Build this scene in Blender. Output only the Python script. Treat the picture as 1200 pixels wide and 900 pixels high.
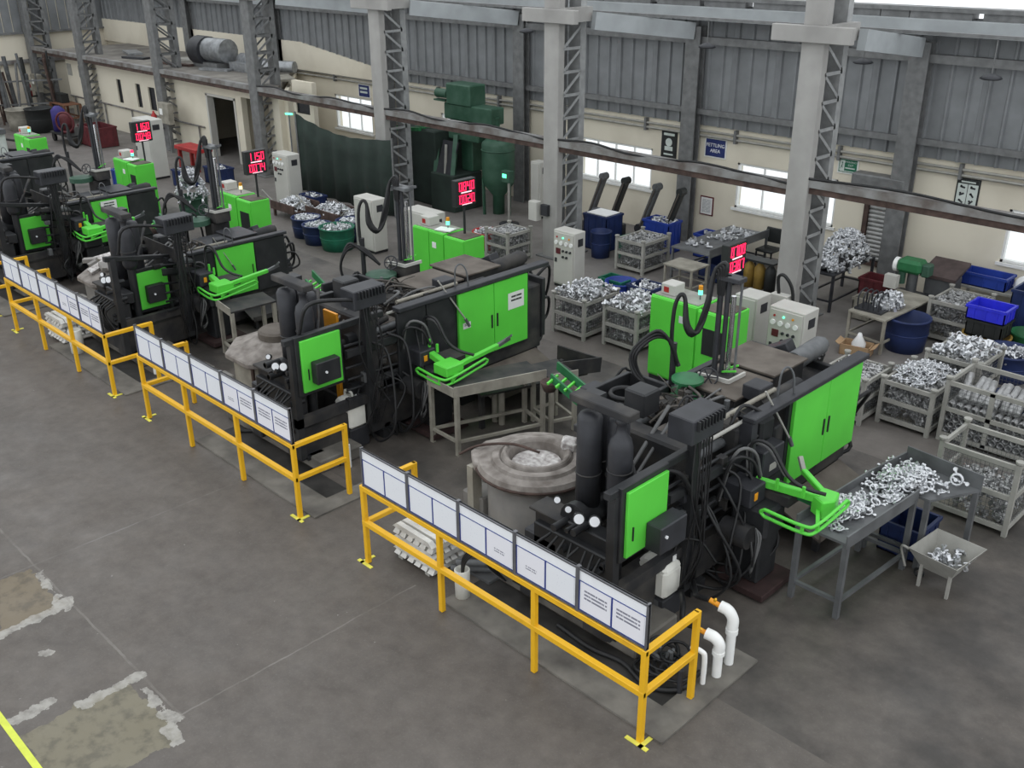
import bpy, math, random
from mathutils import Matrix, Vector, Euler

for o in list(bpy.data.objects):
    bpy.data.objects.remove(o)
scn = bpy.context.scene
C = scn.collection
PI = math.pi
rnd = random.Random(7)

# ------------------------------------------------------------------ camera
cam_d = bpy.data.cameras.new('camera')
cam = bpy.data.objects.new('camera', cam_d)
C.objects.link(cam)
scn.camera = cam
cam_d.sensor_width = 36
cam_d.lens = 1170.1 / 1200 * 36
cam_d.clip_start = .1
cam_d.clip_end = 400
_r = (0.70624, 0.70795, -0.00604)
_d = (0.28905, -0.29612, -0.91036)
_f = (-0.64628, 0.64119, -0.41377)
cam.matrix_world = Matrix(((_r[0], -_d[0], -_f[0], 4.2813), (_r[1], -_d[1], -_f[1], -5.9237),
                           (_r[2], -_d[2], -_f[2], 7.0), (0, 0, 0, 1)))

# ------------------------------------------------------------------ world, light, exposure
w = bpy.data.worlds.new('overcast_sky')
scn.world = w
w.use_nodes = True
nt = w.node_tree
bg = nt.nodes['Background']
bg.inputs[0].default_value = (.93, .97, 1.0, 1)
bg.inputs[1].default_value = 1.25
scn.view_settings.view_transform = 'Standard'
scn.view_settings.look = 'None'
scn.view_settings.gamma = 1
scn.view_settings.exposure = 0.2
scn.view_settings.use_curve_mapping = False

# ------------------------------------------------------------------ materials
MT = {}


def mat(name, col, rough=.6, metal=0.0, var=.25, scale=6.0, bump=0.0, col2=None, detail=5.0, emit=0.0, spec=.4, thr=(.35, .7)):
    m = bpy.data.materials.new(name)
    m.use_nodes = True
    n = m.node_tree
    b = n.nodes['Principled BSDF']
    b.inputs['Roughness'].default_value = rough
    b.inputs['Metallic'].default_value = metal
    b.inputs['Specular IOR Level'].default_value = spec
    tc = n.nodes.new('ShaderNodeTexCoord')
    ns = n.nodes.new('ShaderNodeTexNoise')
    ns.inputs['Scale'].default_value = scale
    ns.inputs['Detail'].default_value = detail
    n.links.new(tc.outputs['Object'], ns.inputs['Vector'])
    cr = n.nodes.new('ShaderNodeValToRGB')
    cr.color_ramp.elements[0].position = thr[0]
    cr.color_ramp.elements[1].position = thr[1]
    c2 = col2 or tuple(min(1, c * (1 + var)) for c in col)
    c1 = col if col2 else tuple(c * (1 - var) for c in col)
    cr.color_ramp.elements[0].color = (*c1, 1)
    cr.color_ramp.elements[1].color = (*c2, 1)
    n.links.new(ns.outputs['Fac'], cr.inputs[0])
    n.links.new(cr.outputs[0], b.inputs['Base Color'])
    if bump:
        bp = n.nodes.new('ShaderNodeBump')
        bp.inputs['Strength'].default_value = bump
        bp.inputs['Distance'].default_value = .02
        n.links.new(ns.outputs['Fac'], bp.inputs['Height'])
        n.links.new(bp.outputs[0], b.inputs['Normal'])
    if emit:
        b.inputs['Emission Color'].default_value = (*col, 1)
        b.inputs['Emission Strength'].default_value = emit
    MT[name] = m
    return m


mat('black', (.016, .017, .019), .5, var=.3, col2=(.032, .032, .034), scale=4, thr=(.4, .75))
mat('dusty_black', (.02, .02, .022), .7, col2=(.075, .068, .06), scale=3, thr=(.4, .8))
mat('charcoal', (.03, .031, .036), .5, var=.2)
mat('rubber', (.014, .014, .015), .5, var=.3)
mat('grey_hose', (.11, .11, .11), .5, var=.2)
mat('green', (.11, .62, .062), .38, var=.06, scale=2)
mat('dark_green', (.02, .07, .04), .55, col2=(.05, .11, .075), scale=3)
mat('mid_green', (.02, .14, .05), .5, var=.25, scale=3)
mat('yellow', (.78, .43, .015), .42, var=.08, scale=5, col2=(.62, .33, .02), thr=(.55, .8))
mat('foot_yellow', (.75, .7, .1), .6, var=.15)
mat('orange', (.8, .33, .02), .45, var=.1)
mat('board_white', (.78, .79, .81), .45, var=.03)
mat('board_steel', (.16, .16, .17), .4, .5, var=.15)
mat('board_blue', (.02, .04, .22), .5, var=.1)
mat('tan_plate', (.085, .07, .058), .75, col2=(.15, .13, .11), scale=3)
mat('grey_steel', (.13, .135, .14), .5, .3, var=.25)
mat('table_grey', (.15, .155, .16), .5, .2, col2=(.09, .092, .095), scale=3)
mat('crate_grey', (.27, .265, .24), .6, col2=(.36, .35, .32), scale=4)
mat('dirty_cream', (.33, .31, .26), .65, col2=(.2, .185, .155), scale=4)
mat('cabinet_grey', (.5, .49, .455), .5, var=.06, scale=2)
mat('cream_wall', (.68, .63, .52), .85, col2=(.5, .45, .36), scale=.55, thr=(.5, .85), detail=8)
mat('cream_wall_dirty', (.52, .48, .40), .85, col2=(.3, .27, .22), scale=.6, thr=(.45, .85), detail=8)
mat('cladding', (.2, .208, .215), .5, .2, var=.18, scale=1.5)
mat('girder', (.34, .36, .37), .6, var=.12, scale=2)
mat('column_grey', (.36, .35, .335), .7, col2=(.27, .262, .25), scale=1.6, detail=8)
mat('column_steel', (.17, .172, .172), .55, .2, var=.2)
mat('lacing', (.34, .345, .345), .55, .2, var=.15)
mat('runner', (.27, .27, .265), .6, .2, col2=(.12, .1, .09), scale=3)
mat('rust', (.075, .048, .04), .8, var=.35)
mat('pallet_red', (.035, .018, .017), .8, var=.3)
mat('furnace', (.2, .19, .18), .8, col2=(.27, .255, .235), scale=3, bump=.3)
mat('furnace_top', (.15, .13, .115), .85, col2=(.33, .30, .275), scale=5, bump=.6)
mat('dross', (.3, .27, .26), .6, col2=(.66, .64, .62), scale=16, bump=1.0)
mat('alu', (.62, .63, .65), .34, .75, var=.18, scale=9)
mat('alu_dull', (.42, .42, .42), .45, .6, var=.3, scale=9)
mat('chrome', (.6, .6, .61), .18, .95, var=.1)
mat('pvc', (.85, .85, .83), .4, var=.05)
mat('jug', (.75, .74, .68), .45, var=.08)
mat('navy', (.016, .03, .105), .5, var=.25, scale=3)
mat('blue', (.02, .05, .3), .45, var=.2, scale=3)
mat('bright_blue', (.03, .035, .62), .4, var=.1)
mat('teal', (.012, .13, .075), .5, var=.2)
mat('red', (.42, .03, .03), .5, var=.2)
mat('dull_yellow', (.3, .19, .04), .6, var=.2)
mat('lid_brown', (.07, .05, .048), .6, var=.25)
mat('maroon', (.11, .02, .025), .6, var=.25)
mat('cardboard', (.42, .28, .16), .85, var=.12)
mat('paper', (.8, .8, .79), .7, var=.03)
mat('sign_blue', (.018, .03, .13), .6, var=.15)
mat('sign_green', (.015, .13, .07), .6, var=.15)
mat('sign_black', (.02, .022, .022), .5, var=.2)
mat('sign_pale', (.55, .6, .56), .7, var=.1)
mat('window_frame', (.75, .75, .73), .5, var=.05)
mat('shutter', (.42, .42, .41), .5, .4, var=.15)
mat('curtain', (.02, .032, .026), .85, var=.25, scale=2)
mat('roof_slab', (.11, .1, .088), .85, col2=(.24, .225, .2), scale=1.2, detail=9)
mat('duct', (.3, .31, .32), .4, .6, var=.25)
mat('concrete', (.085, .078, .07), .85, col2=(.21, .195, .17), scale=2.2, detail=9, bump=.15)
mat('trench', (.03, .028, .026), .6, var=.5, scale=3)
mat('led_red', (1.0, .02, .10), .5, var=0, emit=1.6)
mat('led_pink', (1.0, .62, .70), .5, var=0, emit=.8)
mat('led_green', (.12, .95, .45), .5, var=0, emit=1.7)
mat('led_amber', (1.0, .8, .35), .5, var=0, emit=1.5)
mat('line_paint', (.62, .68, .08), .6, var=.12)
mat('skin_brown', (.2, .09, .05), .6, var=.1)
mat('purple', (.035, .025, .17), .6, var=.2)
mat('plastic_bag', (.8, .8, .8), .3, var=.06)
mat('wire', (.09, .08, .07), .6, .3, var=.3)
mat('white_dust', (.4, .39, .37), .9, var=.3, scale=10)


def glass_mat():
    m = bpy.data.materials.new('glass')
    m.use_nodes = True
    n = m.node_tree
    for x in list(n.nodes):
        n.nodes.remove(x)
    out = n.nodes.new('ShaderNodeOutputMaterial')
    t = n.nodes.new('ShaderNodeBsdfTransparent')
    t.inputs[0].default_value = (.97, .98, .98, 1)
    g = n.nodes.new('ShaderNodeBsdfGlossy')
    g.inputs[1].default_value = .08
    mx = n.nodes.new('ShaderNodeMixShader')
    mx.inputs[0].default_value = .06
    n.links.new(t.outputs[0], mx.inputs[1])
    n.links.new(g.outputs[0], mx.inputs[2])
    n.links.new(mx.outputs[0], out.inputs[0])
    MT['glass'] = m


glass_mat()


def print_mat(name, paper, ink, rows, density, seed, top, bot, left=.12, right=.88):
    """a printed sheet: rows of word-like dark dashes between top and bot (flat print, generated 0..1 coords)"""
    m = bpy.data.materials.new(name)
    m.use_nodes = True
    n = m.node_tree
    b = n.nodes['Principled BSDF']
    b.inputs['Roughness'].default_value = .55
    L = n.links.new
    tc = n.nodes.new('ShaderNodeTexCoord')
    sx = n.nodes.new('ShaderNodeSeparateXYZ')
    L(tc.outputs['Generated'], sx.inputs[0])

    def mth(op, a, bb=None):
        q = n.nodes.new('ShaderNodeMath')
        q.operation = op
        for i, v in enumerate((a, bb)):
            if v is None:
                continue
            if isinstance(v, (int, float)):
                q.inputs[i].default_value = v
            else:
                L(v, q.inputs[i])
        return q.outputs[0]
    X, Z = sx.outputs[0], sx.outputs[2]
    row = mth('FRACT', mth('MULTIPLY', mth('SUBTRACT', Z, bot), rows / (top - bot)))
    rid = mth('FLOOR', mth('MULTIPLY', mth('SUBTRACT', Z, bot), rows / (top - bot)))
    inrow = mth('MULTIPLY', mth('GREATER_THAN', row, .3), mth('LESS_THAN', row, .8))
    box = mth('MULTIPLY', mth('MULTIPLY', mth('GREATER_THAN', Z, bot), mth('LESS_THAN', Z, top)),
              mth('MULTIPLY', mth('GREATER_THAN', X, left), mth('LESS_THAN', X, right)))
    cx = n.nodes.new('ShaderNodeCombineXYZ')
    L(mth('MULTIPLY', X, 26), cx.inputs[0])
    L(mth('ADD', mth('MULTIPLY', rid, 7.3), seed), cx.inputs[1])
    ns = n.nodes.new('ShaderNodeTexNoise')
    ns.inputs['Scale'].default_value = 1.0
    ns.inputs['Detail'].default_value = 1
    L(cx.outputs[0], ns.inputs['Vector'])
    word = mth('GREATER_THAN', ns.outputs['Fac'], 1 - density)
    fac = mth('MULTIPLY', mth('MULTIPLY', inrow, box), word)
    mx = n.nodes.new('ShaderNodeMix')
    mx.data_type = 'RGBA'
    L(fac, mx.inputs[0])
    mx.inputs[6].default_value = (*paper, 1)
    mx.inputs[7].default_value = (*ink, 1)
    L(mx.outputs[2], b.inputs['Base Color'])
    MT[name] = m
    return m


print_mat('sheet_blank', (.74, .75, .78), (.6, .61, .66), 5, .35, 1, .8, .35)
print_mat('sheet_small', (.75, .74, .78), (.25, .25, .3), 2, .55, 2, .48, .3, .3, .72)
print_mat('sheet_text', (.76, .75, .79), (.2, .2, .25), 3, .62, 3, .8, .4)
print_mat('sheet_notice', (.72, .72, .7), (.03, .03, .03), 2, .66, 4, .85, .4, .18, .85)
print_mat('sheet_dense', (.7, .7, .68), (.3, .3, .32), 12, .6, 5, .9, .1)


def floor_material():
    m = bpy.data.materials.new('worn_floor')
    m.use_nodes = True
    n = m.node_tree
    L = n.links.new
    b = n.nodes['Principled BSDF']
    tc = n.nodes.new('ShaderNodeTexCoord')

    def noise(scale, detail, rough=.6):
        q = n.nodes.new('ShaderNodeTexNoise')
        q.inputs['Scale'].default_value = scale
        q.inputs['Detail'].default_value = detail
        q.inputs['Roughness'].default_value = rough
        L(tc.outputs['Object'], q.inputs['Vector'])
        return q.outputs['Fac']

    def ramp(v, p0, p1, c0, c1):
        q = n.nodes.new('ShaderNodeValToRGB')
        q.color_ramp.elements[0].position = p0
        q.color_ramp.elements[1].position = p1
        q.color_ramp.elements[0].color = (*c0, 1)
        q.color_ramp.elements[1].color = (*c1, 1)
        L(v, q.inputs[0])
        return q.outputs[0]

    def mix(f, a, c, blend='MIX'):
        q = n.nodes.new('ShaderNodeMix')
        q.data_type = 'RGBA'
        q.blend_type = blend
        for i, v in ((0, f), (6, a), (7, c)):
            if isinstance(v, tuple):
                q.inputs[i].default_value = (*v, 1)
            elif isinstance(v, (int, float)):
                q.inputs[i].default_value = v
            else:
                L(v, q.inputs[i])
        return q.outputs[2]

    def mth(op, a, bb=None, cc=None):
        q = n.nodes.new('ShaderNodeMath')
        q.operation = op
        for i, v in enumerate((a, bb, cc)):
            if v is None:
                continue
            if isinstance(v, (int, float)):
                q.inputs[i].default_value = v
            else:
                L(v, q.inputs[i])
        return q.outputs[0]
    base = ramp(noise(.55, 8), .3, .72, (.082, .070, .060), (.136, .117, .101))
    base = mix(.55, base, ramp(noise(4.5, 7, .68), .35, .68, (.070, .060, .053), (.135, .118, .104)))
    sp = n.nodes.new('ShaderNodeSeparateXYZ')
    L(tc.outputs['Object'], sp.inputs[0])
    # old tyre and oil marks running along the aisle
    mp = n.nodes.new('ShaderNodeMapping')
    mp.inputs['Scale'].default_value = (.25, 1.6, 1)
    L(tc.outputs['Object'], mp.inputs[0])
    st = n.nodes.new('ShaderNodeTexNoise')
    st.inputs['Scale'].default_value = 1.0
    st.inputs['Detail'].default_value = 6
    L(mp.outputs[0], st.inputs['Vector'])
    base = mix(ramp(st.outputs['Fac'], .5, .75, (0, 0, 0), (.4, .4, .4)), base, (.055, .048, .044))
    # fine grit and white flecks
    base = mix(ramp(noise(38, 3), .55, .75, (0, 0, 0), (.35, .35, .35)), base, (.16, .15, .14))
    base = mix(ramp(noise(11, 4, .7), .70, .73, (0, 0, 0), (.6, .6, .6)), base, (.33, .32, .30))
    # brighter light over the back bay, painted into the floor colour
    back = n.nodes.new('ShaderNodeMapRange')
    back.inputs[1].default_value = 5.5
    back.inputs[2].default_value = 10.5
    L(sp.outputs[1], back.inputs[0])
    base = mix(mth('MULTIPLY', back.outputs[0], .75), base, ramp(noise(1.1, 8), .3, .75, (.13, .12, .112), (.25, .235, .225)))
    # dark oily ground around the machines
    oil = mth('MULTIPLY', mth('GREATER_THAN', sp.outputs[1], 1.0), mth('LESS_THAN', sp.outputs[1], 6.8))
    base = mix(mth('MULTIPLY', oil, ramp(noise(.9, 6), .42, .62, (.1, .1, .1), (.8, .8, .8))), base, (.03, .027, .025))
    # two repaired patches with chalky edges, and the slab joints
    wob = mth('MULTIPLY', mth('SUBTRACT', noise(3.4, 6), .5), .42)

    def sdf(cx, cy, hx, hy):
        ax = mth('SUBTRACT', mth('ABSOLUTE', mth('SUBTRACT', sp.outputs[0], cx)), hx)
        ay = mth('SUBTRACT', mth('ABSOLUTE', mth('SUBTRACT', sp.outputs[1], cy)), hy)
        return mth('ADD', mth('MAXIMUM', ax, ay), wob)
    for cx, cy, hx, hy, c in ((-6.5, -3.33, .5, .36, (.17, .135, .085)), (-3.7, -3.6, .56, .55, (.19, .17, .115))):
        inside = mth('LESS_THAN', sdf(cx, cy, hx, hy), 0.0)
        base = mix(mth('MULTIPLY', inside, .8), base, mix(ramp(noise(5, 6), .48, .62, (0, 0, 0), (1, 1, 1)), c, tuple(v * .6 for v in c)))
    # chalky crumbled edges of the patches
    for cx, cy, hx, hy in ((-5.97, -3.3, .03, .42), (-6.0, -2.93, .1, .05), (-3.72, -2.97, .3, .02), (-3.2, -3.08, .12, .03), (-4.25, -3.2, .02, .3), (-5.3, -3.45, .06, .05), (-4.5, -3.9, .03, .2), (-6.1, -3.75, .08, .05), (-6.5, -2.95, .3, .015)):
        k = mth('LESS_THAN', sdf(cx, cy, hx, hy), mth('MULTIPLY', noise(7, 3), .05))
        base = mix(mth('MULTIPLY', k, ramp(noise(9, 4), .3, .6, (.35, .35, .35), (.95, .95, .95))), base, (.34, .325, .295))

    def line(axis, pos, a0, a1, wd, s):
        o = sp.outputs[1 - axis]
        d = mth('ABSOLUTE', mth('SUBTRACT', mth('ADD', o, mth('MULTIPLY', wob, .12)), pos))
        k = mth('LESS_THAN', d, wd)
        k = mth('MULTIPLY', k, mth('MULTIPLY', mth('GREATER_THAN', sp.outputs[axis], a0), mth('LESS_THAN', sp.outputs[axis], a1)))
        return mth('MULTIPLY', k, mth('MULTIPLY', ramp(noise(2.2, 6), .42, .62, (.15, .15, .15), (.8, .8, .8)), s))
    base = mix(line(0, -2.9, -9, -3.35, .013, .8), base, (.2, .185, .165))
    base = mix(line(1, -3.42, -3.0, .1, .01, .8), base, (.22, .205, .185))
    base = mix(line(1, -7.05, -3.6, .1, .014, .6), base, (.2, .19, .18))
    L(base, b.inputs['Base Color'])
    L(ramp(noise(1.5, 6), .3, .7, (.42, .42, .42), (.75, .75, .75)), b.inputs['Roughness'])
    bp = n.nodes.new('ShaderNodeBump')
    bp.inputs['Strength'].default_value = .15
    bp.inputs['Distance'].default_value = .01
    L(noise(30, 4), bp.inputs['Height'])
    L(bp.outputs[0], b.inputs['Normal'])
    MT['worn_floor'] = m


floor_material()

# ------------------------------------------------------------------ helpers
ORG = {}
from_mesh = {}


WARP = None


def small_clamp(p):
    """the third and later machines are a smaller model: shorter, lower clamp end"""
    if p.y < 1.9:
        return p
    q = min(1, (p.y - 1.9) / .3)
    return Vector((p.x - q * (.6 + .2 * p.x), 1.9 + (p.y - 1.9) * .66, p.z * (1 - .18 * q)))


class MB:
    """collects shapes (world or thing coordinates) and links them as ONE mesh object"""

    def __init__(s, off=(0, 0, 0), rz=0.0):
        s.v, s.f, s.sm = [], [], []
        s.M = Matrix.Translation(off) @ Matrix.Rotation(rz, 4, 'Z')
        s.w = WARP

    def add(s, vs, fs, smooth=False):
        k = len(s.v)
        M = s.M
        if s.w:
            vs = [s.w(Vector(p)) for p in vs]
        s.v += [tuple(M @ Vector(p)) for p in vs]
        s.f += [tuple(i + k for i in q) for q in fs]
        s.sm += [smooth] * len(fs)
        return s

    def box(s, x0, x1, y0, y1, z0, z1):
        vs = [(x, y, z) for z in (z0, z1) for y in (y0, y1) for x in (x0, x1)]
        return s.add(vs, [(0, 2, 3, 1), (4, 5, 7, 6), (0, 1, 5, 4), (2, 6, 7, 3), (0, 4, 6, 2), (1, 3, 7, 5)])

    def cbox(s, c, d, R=None):
        hx, hy, hz = d[0] / 2, d[1] / 2, d[2] / 2
        vs = [Vector((x, y, z)) for z in (-hz, hz) for y in (-hy, hy) for x in (-hx, hx)]
        if R is not None:
            vs = [R @ p for p in vs]
        vs = [p + Vector(c) for p in vs]
        return s.add(vs, [(0, 2, 3, 1), (4, 5, 7, 6), (0, 1, 5, 4), (2, 6, 7, 3), (0, 4, 6, 2), (1, 3, 7, 5)])

    def bar(s, a, b, wd, h=None):
        """rectangular bar from a to b"""
        a, b = Vector(a), Vector(b)
        h = h or wd
        d = (b - a).normalized()
        up = Vector((0, 0, 1)) if abs(d.z) < .95 else Vector((0, 1, 0))
        x = d.cross(up).normalized()
        z = x.cross(d)
        vs = [p + x * sx * wd / 2 + z * sz * h / 2 for p in (a, b) for sz in (-1, 1) for sx in (-1, 1)]
        return s.add(vs, [(0, 1, 3, 2), (4, 6, 7, 5), (0, 4, 5, 1), (2, 3, 7, 6), (0, 2, 6, 4), (1, 5, 7, 3)])

    def cyl(s, a, b, r0, r1=None, n=12, caps=True):
        a, b = Vector(a), Vector(b)
        r1 = r0 if r1 is None else r1
        d = (b - a).normalized()
        up = Vector((0, 0, 1)) if abs(d.z) < .95 else Vector((1, 0, 0))
        x = d.cross(up).normalized()
        y = d.cross(x)
        vs = []
        for p, r in ((a, r0), (b, r1)):
            for i in range(n):
                t = 2 * PI * i / n
                vs.append(p + x * r * math.cos(t) + y * r * math.sin(t))
        s.add(vs, [(i, i + n, (i + 1) % n + n, (i + 1) % n) for i in range(n)], True)
        if caps:
            s.add(vs[:n], [tuple(range(n))])
            s.add(vs[n:], [tuple(reversed(range(n)))])
        return s

    def lathe(s, prof, c=(0, 0, 0), n=20, smooth=True):
        vs, fs = [], []
        c = Vector(c)
        for r, z in prof:
            for i in range(n):
                t = 2 * PI * i / n
                vs.append(c + Vector((r * math.cos(t), r * math.sin(t), z)))
        for k in range(len(prof) - 1):
            for i in range(n):
                j = (i + 1) % n
                fs.append((k * n + i, k * n + j, (k + 1) * n + j, (k + 1) * n + i))
        return s.add(vs, fs, smooth)

    def torus(s, c, R, r, axis=None, n=14, m=6, a0=0, a1=2 * PI):
        Q = axis if axis is not None else Matrix.Identity(3)
        vs, fs = [], []
        full = abs(a1 - a0 - 2 * PI) < 1e-6
        kk = n if full else n + 1
        for i in range(kk):
            t = a0 + (a1 - a0) * i / n
            for j in range(m):
                u = 2 * PI * j / m
                p = Vector(((R + r * math.cos(u)) * math.cos(t), (R + r * math.cos(u)) * math.sin(t), r * math.sin(u)))
                vs.append(Q @ p + Vector(c))
        for i in range(n):
            i2 = (i + 1) % kk
            for j in range(m):
                j2 = (j + 1) % m
                fs.append((i * m + j, i2 * m + j, i2 * m + j2, i * m + j2))
        return s.add(vs, fs, True)

    def tube(s, pts, r, n=6, smooth=True, curve=True, res=5):
        P = [Vector(p) for p in pts]
        if curve and len(P) > 2:
            Q = [P[0] * 2 - P[1]] + P + [P[-1] * 2 - P[-2]]
            out = []
            for k in range(1, len(Q) - 2):
                for i in range(res):
                    t = i / res
                    a, b, c, d = Q[k - 1], Q[k], Q[k + 1], Q[k + 2]
                    out.append(.5 * ((2 * b) + (c - a) * t + (2 * a - 5 * b + 4 * c - d) * t * t + (3 * b - a - 3 * c + d) * t ** 3))
            out.append(P[-1])
            P = out
        vs, fs = [], []
        d0 = (P[1] - P[0]).normalized()
        nx = d0.cross(Vector((0, 0, 1)) if abs(d0.z) < .9 else Vector((1, 0, 0))).normalized()
        for i, p in enumerate(P):
            d = (P[min(i + 1, len(P) - 1)] - P[max(i - 1, 0)]).normalized()
            nx = (nx - d * nx.dot(d)).normalized()
            ny = d.cross(nx)
            for j in range(n):
                t = 2 * PI * j / n
                vs.append(p + nx * r * math.cos(t) + ny * r * math.sin(t))
        for i in range(len(P) - 1):
            for j in range(n):
                j2 = (j + 1) % n
                fs.append((i * n + j, i * n + j2, (i + 1) * n + j2, (i + 1) * n + j))
        s.add(vs, fs, smooth)
        k = (len(P) - 1) * n
        s.add(vs[:n], [tuple(reversed(range(n)))])
        s.add(vs[k:], [tuple(range(n))])
        return s

    def prism(s, poly, z0, z1):
        n = len(poly)
        vs = [(x, y, z0) for x, y in poly] + [(x, y, z1) for x, y in poly]
        fs = [tuple(reversed(range(n))), tuple(range(n, 2 * n))]
        fs += [(i, (i + 1) % n, (i + 1) % n + n, i + n) for i in range(n)]
        return s.add(vs, fs)

    def quadbox(s, top, h):
        """a plate given by its 4 top corners, thickness h downwards"""
        vs = [Vector(p) - Vector((0, 0, h)) for p in top] + [Vector(p) for p in top]
        return s.add(vs, [(3, 2, 1, 0), (4, 5, 6, 7), (0, 1, 5, 4), (1, 2, 6, 5), (2, 3, 7, 6), (3, 0, 4, 7)])

    def mesh(s, name):
        me = bpy.data.meshes.new(name)
        me.from_pydata(s.v, [], s.f)
        me.polygons.foreach_set('use_smooth', s.sm)
        me.update()
        return me

    def build(s, name, m, parent=None, bev=0.0, kind=None, label=None):
        if parent is not None:
            ox, oy, oz = ORG.get(parent.name, (0, 0, 0))
            s.v = [(x - ox, y - oy, z - oz) for x, y, z in s.v]
        me = s.mesh(name)
        me.materials.append(MT[m] if isinstance(m, str) else m)
        o = bpy.data.objects.new(name, me)
        C.objects.link(o)
        if parent is not None:
            o.parent = parent
            ORG[o.name] = ORG.get(parent.name, (0, 0, 0))
        if bev:
            md = o.modifiers.new('bevel', 'BEVEL')
            md.width = bev
            md.segments = 1
            md.limit_method = 'ANGLE'
        if kind:
            o['kind'] = kind
        if label:
            o['label'] = label
        return o


def tag(o, label, cat, group=None, kind=None):
    o['label'] = label
    o['category'] = cat
    if group:
        o['group'] = group
    if kind:
        o['kind'] = kind
    return o


def thing(name, label, cat, loc=(0, 0, 0), rz=0.0, group=None):
    o = bpy.data.objects.new(name, None)
    o.empty_display_size = .1
    C.objects.link(o)
    o.location = loc
    o.rotation_euler = (0, 0, rz)
    ORG[o.name] = tuple(loc) if rz == 0 else (0, 0, 0)
    return tag(o, label, cat, group)


def copy_tree(o, parent=None):
    c = o.copy()
    C.objects.link(c)
    if parent is not None:
        c.parent = parent
    for ch in o.children:
        copy_tree(ch, c)
    return c


def dup(o, loc, rz=0.0, label=None, group=None):
    c = copy_tree(o)
    c.location = loc
    c.rotation_euler = (0, 0, rz)
    if label:
        c['label'] = label
    if group:
        c['group'] = group
    return c


def struct(o):
    o['kind'] = 'structure'
    return o


def text_mesh(txt, size):
    cu = bpy.data.curves.new('lettering', 'FONT')
    cu.body = txt
    cu.size = size
    cu.align_x = 'CENTER'
    cu.align_y = 'CENTER'
    cu.space_line = .95
    cu.extrude = .002
    cu.resolution_u = 2
    ob = bpy.data.objects.new('lettering', cu)
    C.objects.link(ob)
    bpy.context.view_layer.update()
    me = bpy.data.meshes.new_from_object(ob.evaluated_get(bpy.context.evaluated_depsgraph_get()))
    bpy.data.objects.remove(ob)
    return me


def lettering(txt, size, loc, m, parent, rot=(PI / 2, 0, 0), name='lettering', sx=1.0):
    me = text_mesh(txt, size)
    R = Euler(rot).to_matrix().to_4x4()
    o = ORG.get(parent.name, (0, 0, 0)) if parent else (0, 0, 0)
    me.transform(Matrix.Translation(Vector(loc) - Vector(o)) @ R @ Matrix.Scale(sx, 4, (1, 0, 0)))
    me.materials.clear()
    me.materials.append(MT[m])
    ob = bpy.data.objects.new(name, me)
    C.objects.link(ob)
    ob.parent = parent
    return ob


SEG = {'0': 'abcdef', '1': 'bc', '2': 'abged', '3': 'abgcd', '4': 'fgbc', '5': 'afgcd', '6': 'afgedc', '7': 'abc', '8': 'abcdefg', '9': 'abcdfg'}


def digits_mb(mb, txt, y0, zc, wd, h, x):
    """seven-segment digits running along +Y, facing +X"""
    t = wd * .2
    for k, ch in enumerate(txt):
        y = y0 + k * wd * 1.42
        seg = SEG[ch]
        zt, zm, zb = zc + h / 2, zc, zc - h / 2
        if 'a' in seg: mb.box(x, x + .008, y, y + wd, zt - t, zt)
        if 'g' in seg: mb.box(x, x + .008, y, y + wd, zm - t / 2, zm + t / 2)
        if 'd' in seg: mb.box(x, x + .008, y, y + wd, zb, zb + t)
        if 'f' in seg: mb.box(x, x + .008, y, y + t, zm, zt)
        if 'e' in seg: mb.box(x, x + .008, y, y + t, zb, zm)
        if 'b' in seg: mb.box(x, x + .008, y + wd - t, y + wd, zm, zt)
        if 'c' in seg: mb.box(x, x + .008, y + wd - t, y + wd, zb, zm)
    return mb

# ================================================================== STRUCTURE
X0, X1, YW = -41.2, 12.0, 14.2
fl = struct(MB().box(-46, X1, -9, YW, -.2, 0).build('floor', 'worn_floor'))
struct(MB().box(-5.2, -3.0, -4.2, -4.135, 0, .004).build('trim_1', 'line_paint'))

# light concrete kerb, drain trench and machine plinth in front of each bay
BAYS = (0.0, -5.65, -11.07, -16.4)
for k, bx in enumerate(BAYS):
    struct(MB().prism([(bx - 2.95, .1), (bx + .18, .1), (bx + .18, 1.75), (bx - .12, 1.75), (bx - .12, .5), (bx - 2.95, .5)], 0, .025).build('trim_%d' % (k + 2), 'concrete'))
    struct(MB().box(bx - 2.95, bx - .12, .5, .86, 0, .006).build('trim_%d' % (k + 6), 'trench'))
    struct(MB().box(bx - 3.3, bx - .75, .86, 1.6, 0, .2).build('trim_%d' % (k + 10), 'concrete', bev=.02))


def wall_cells(mb, u0, u1, z0, z1, t0, t1, holes, axis='x'):
    us = sorted({u0, u1, *[h[0] for h in holes], *[h[1] for h in holes]})
    zs = sorted({z0, z1, *[h[2] for h in holes], *[h[3] for h in holes]})
    for i in range(len(us) - 1):
        for j in range(len(zs) - 1):
            cu, cz = (us[i] + us[i + 1]) / 2, (zs[j] + zs[j + 1]) / 2
            if any(h[0] < cu < h[1] and h[2] < cz < h[3] for h in holes):
                continue
            if axis == 'x':
                mb.box(us[i], us[i + 1], t0, t1, zs[j], zs[j + 1])
            else:
                mb.box(t0, t1, us[i], us[i + 1], zs[j], zs[j + 1])
    return mb


WIN = [(-13.4, -10.98, 1.0, 2.03), (-8.5, -7.1, 1.0, 2.05), (-6.42, -5.95, 1.0, 2.05), (-2.35, -.6, 1.0, 2.05),
       (-24.35, -22.35, .95, 2.05), (-18.95, -17.2, 1.0, 2.02)]
SHUT = (-5.2, -4.45, .45, 2.0)
wb = struct(wall_cells(MB(), X0, X1, 0, 2.92, YW, YW + .25, WIN + [SHUT]).build('wall_back', 'cream_wall'))
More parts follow.
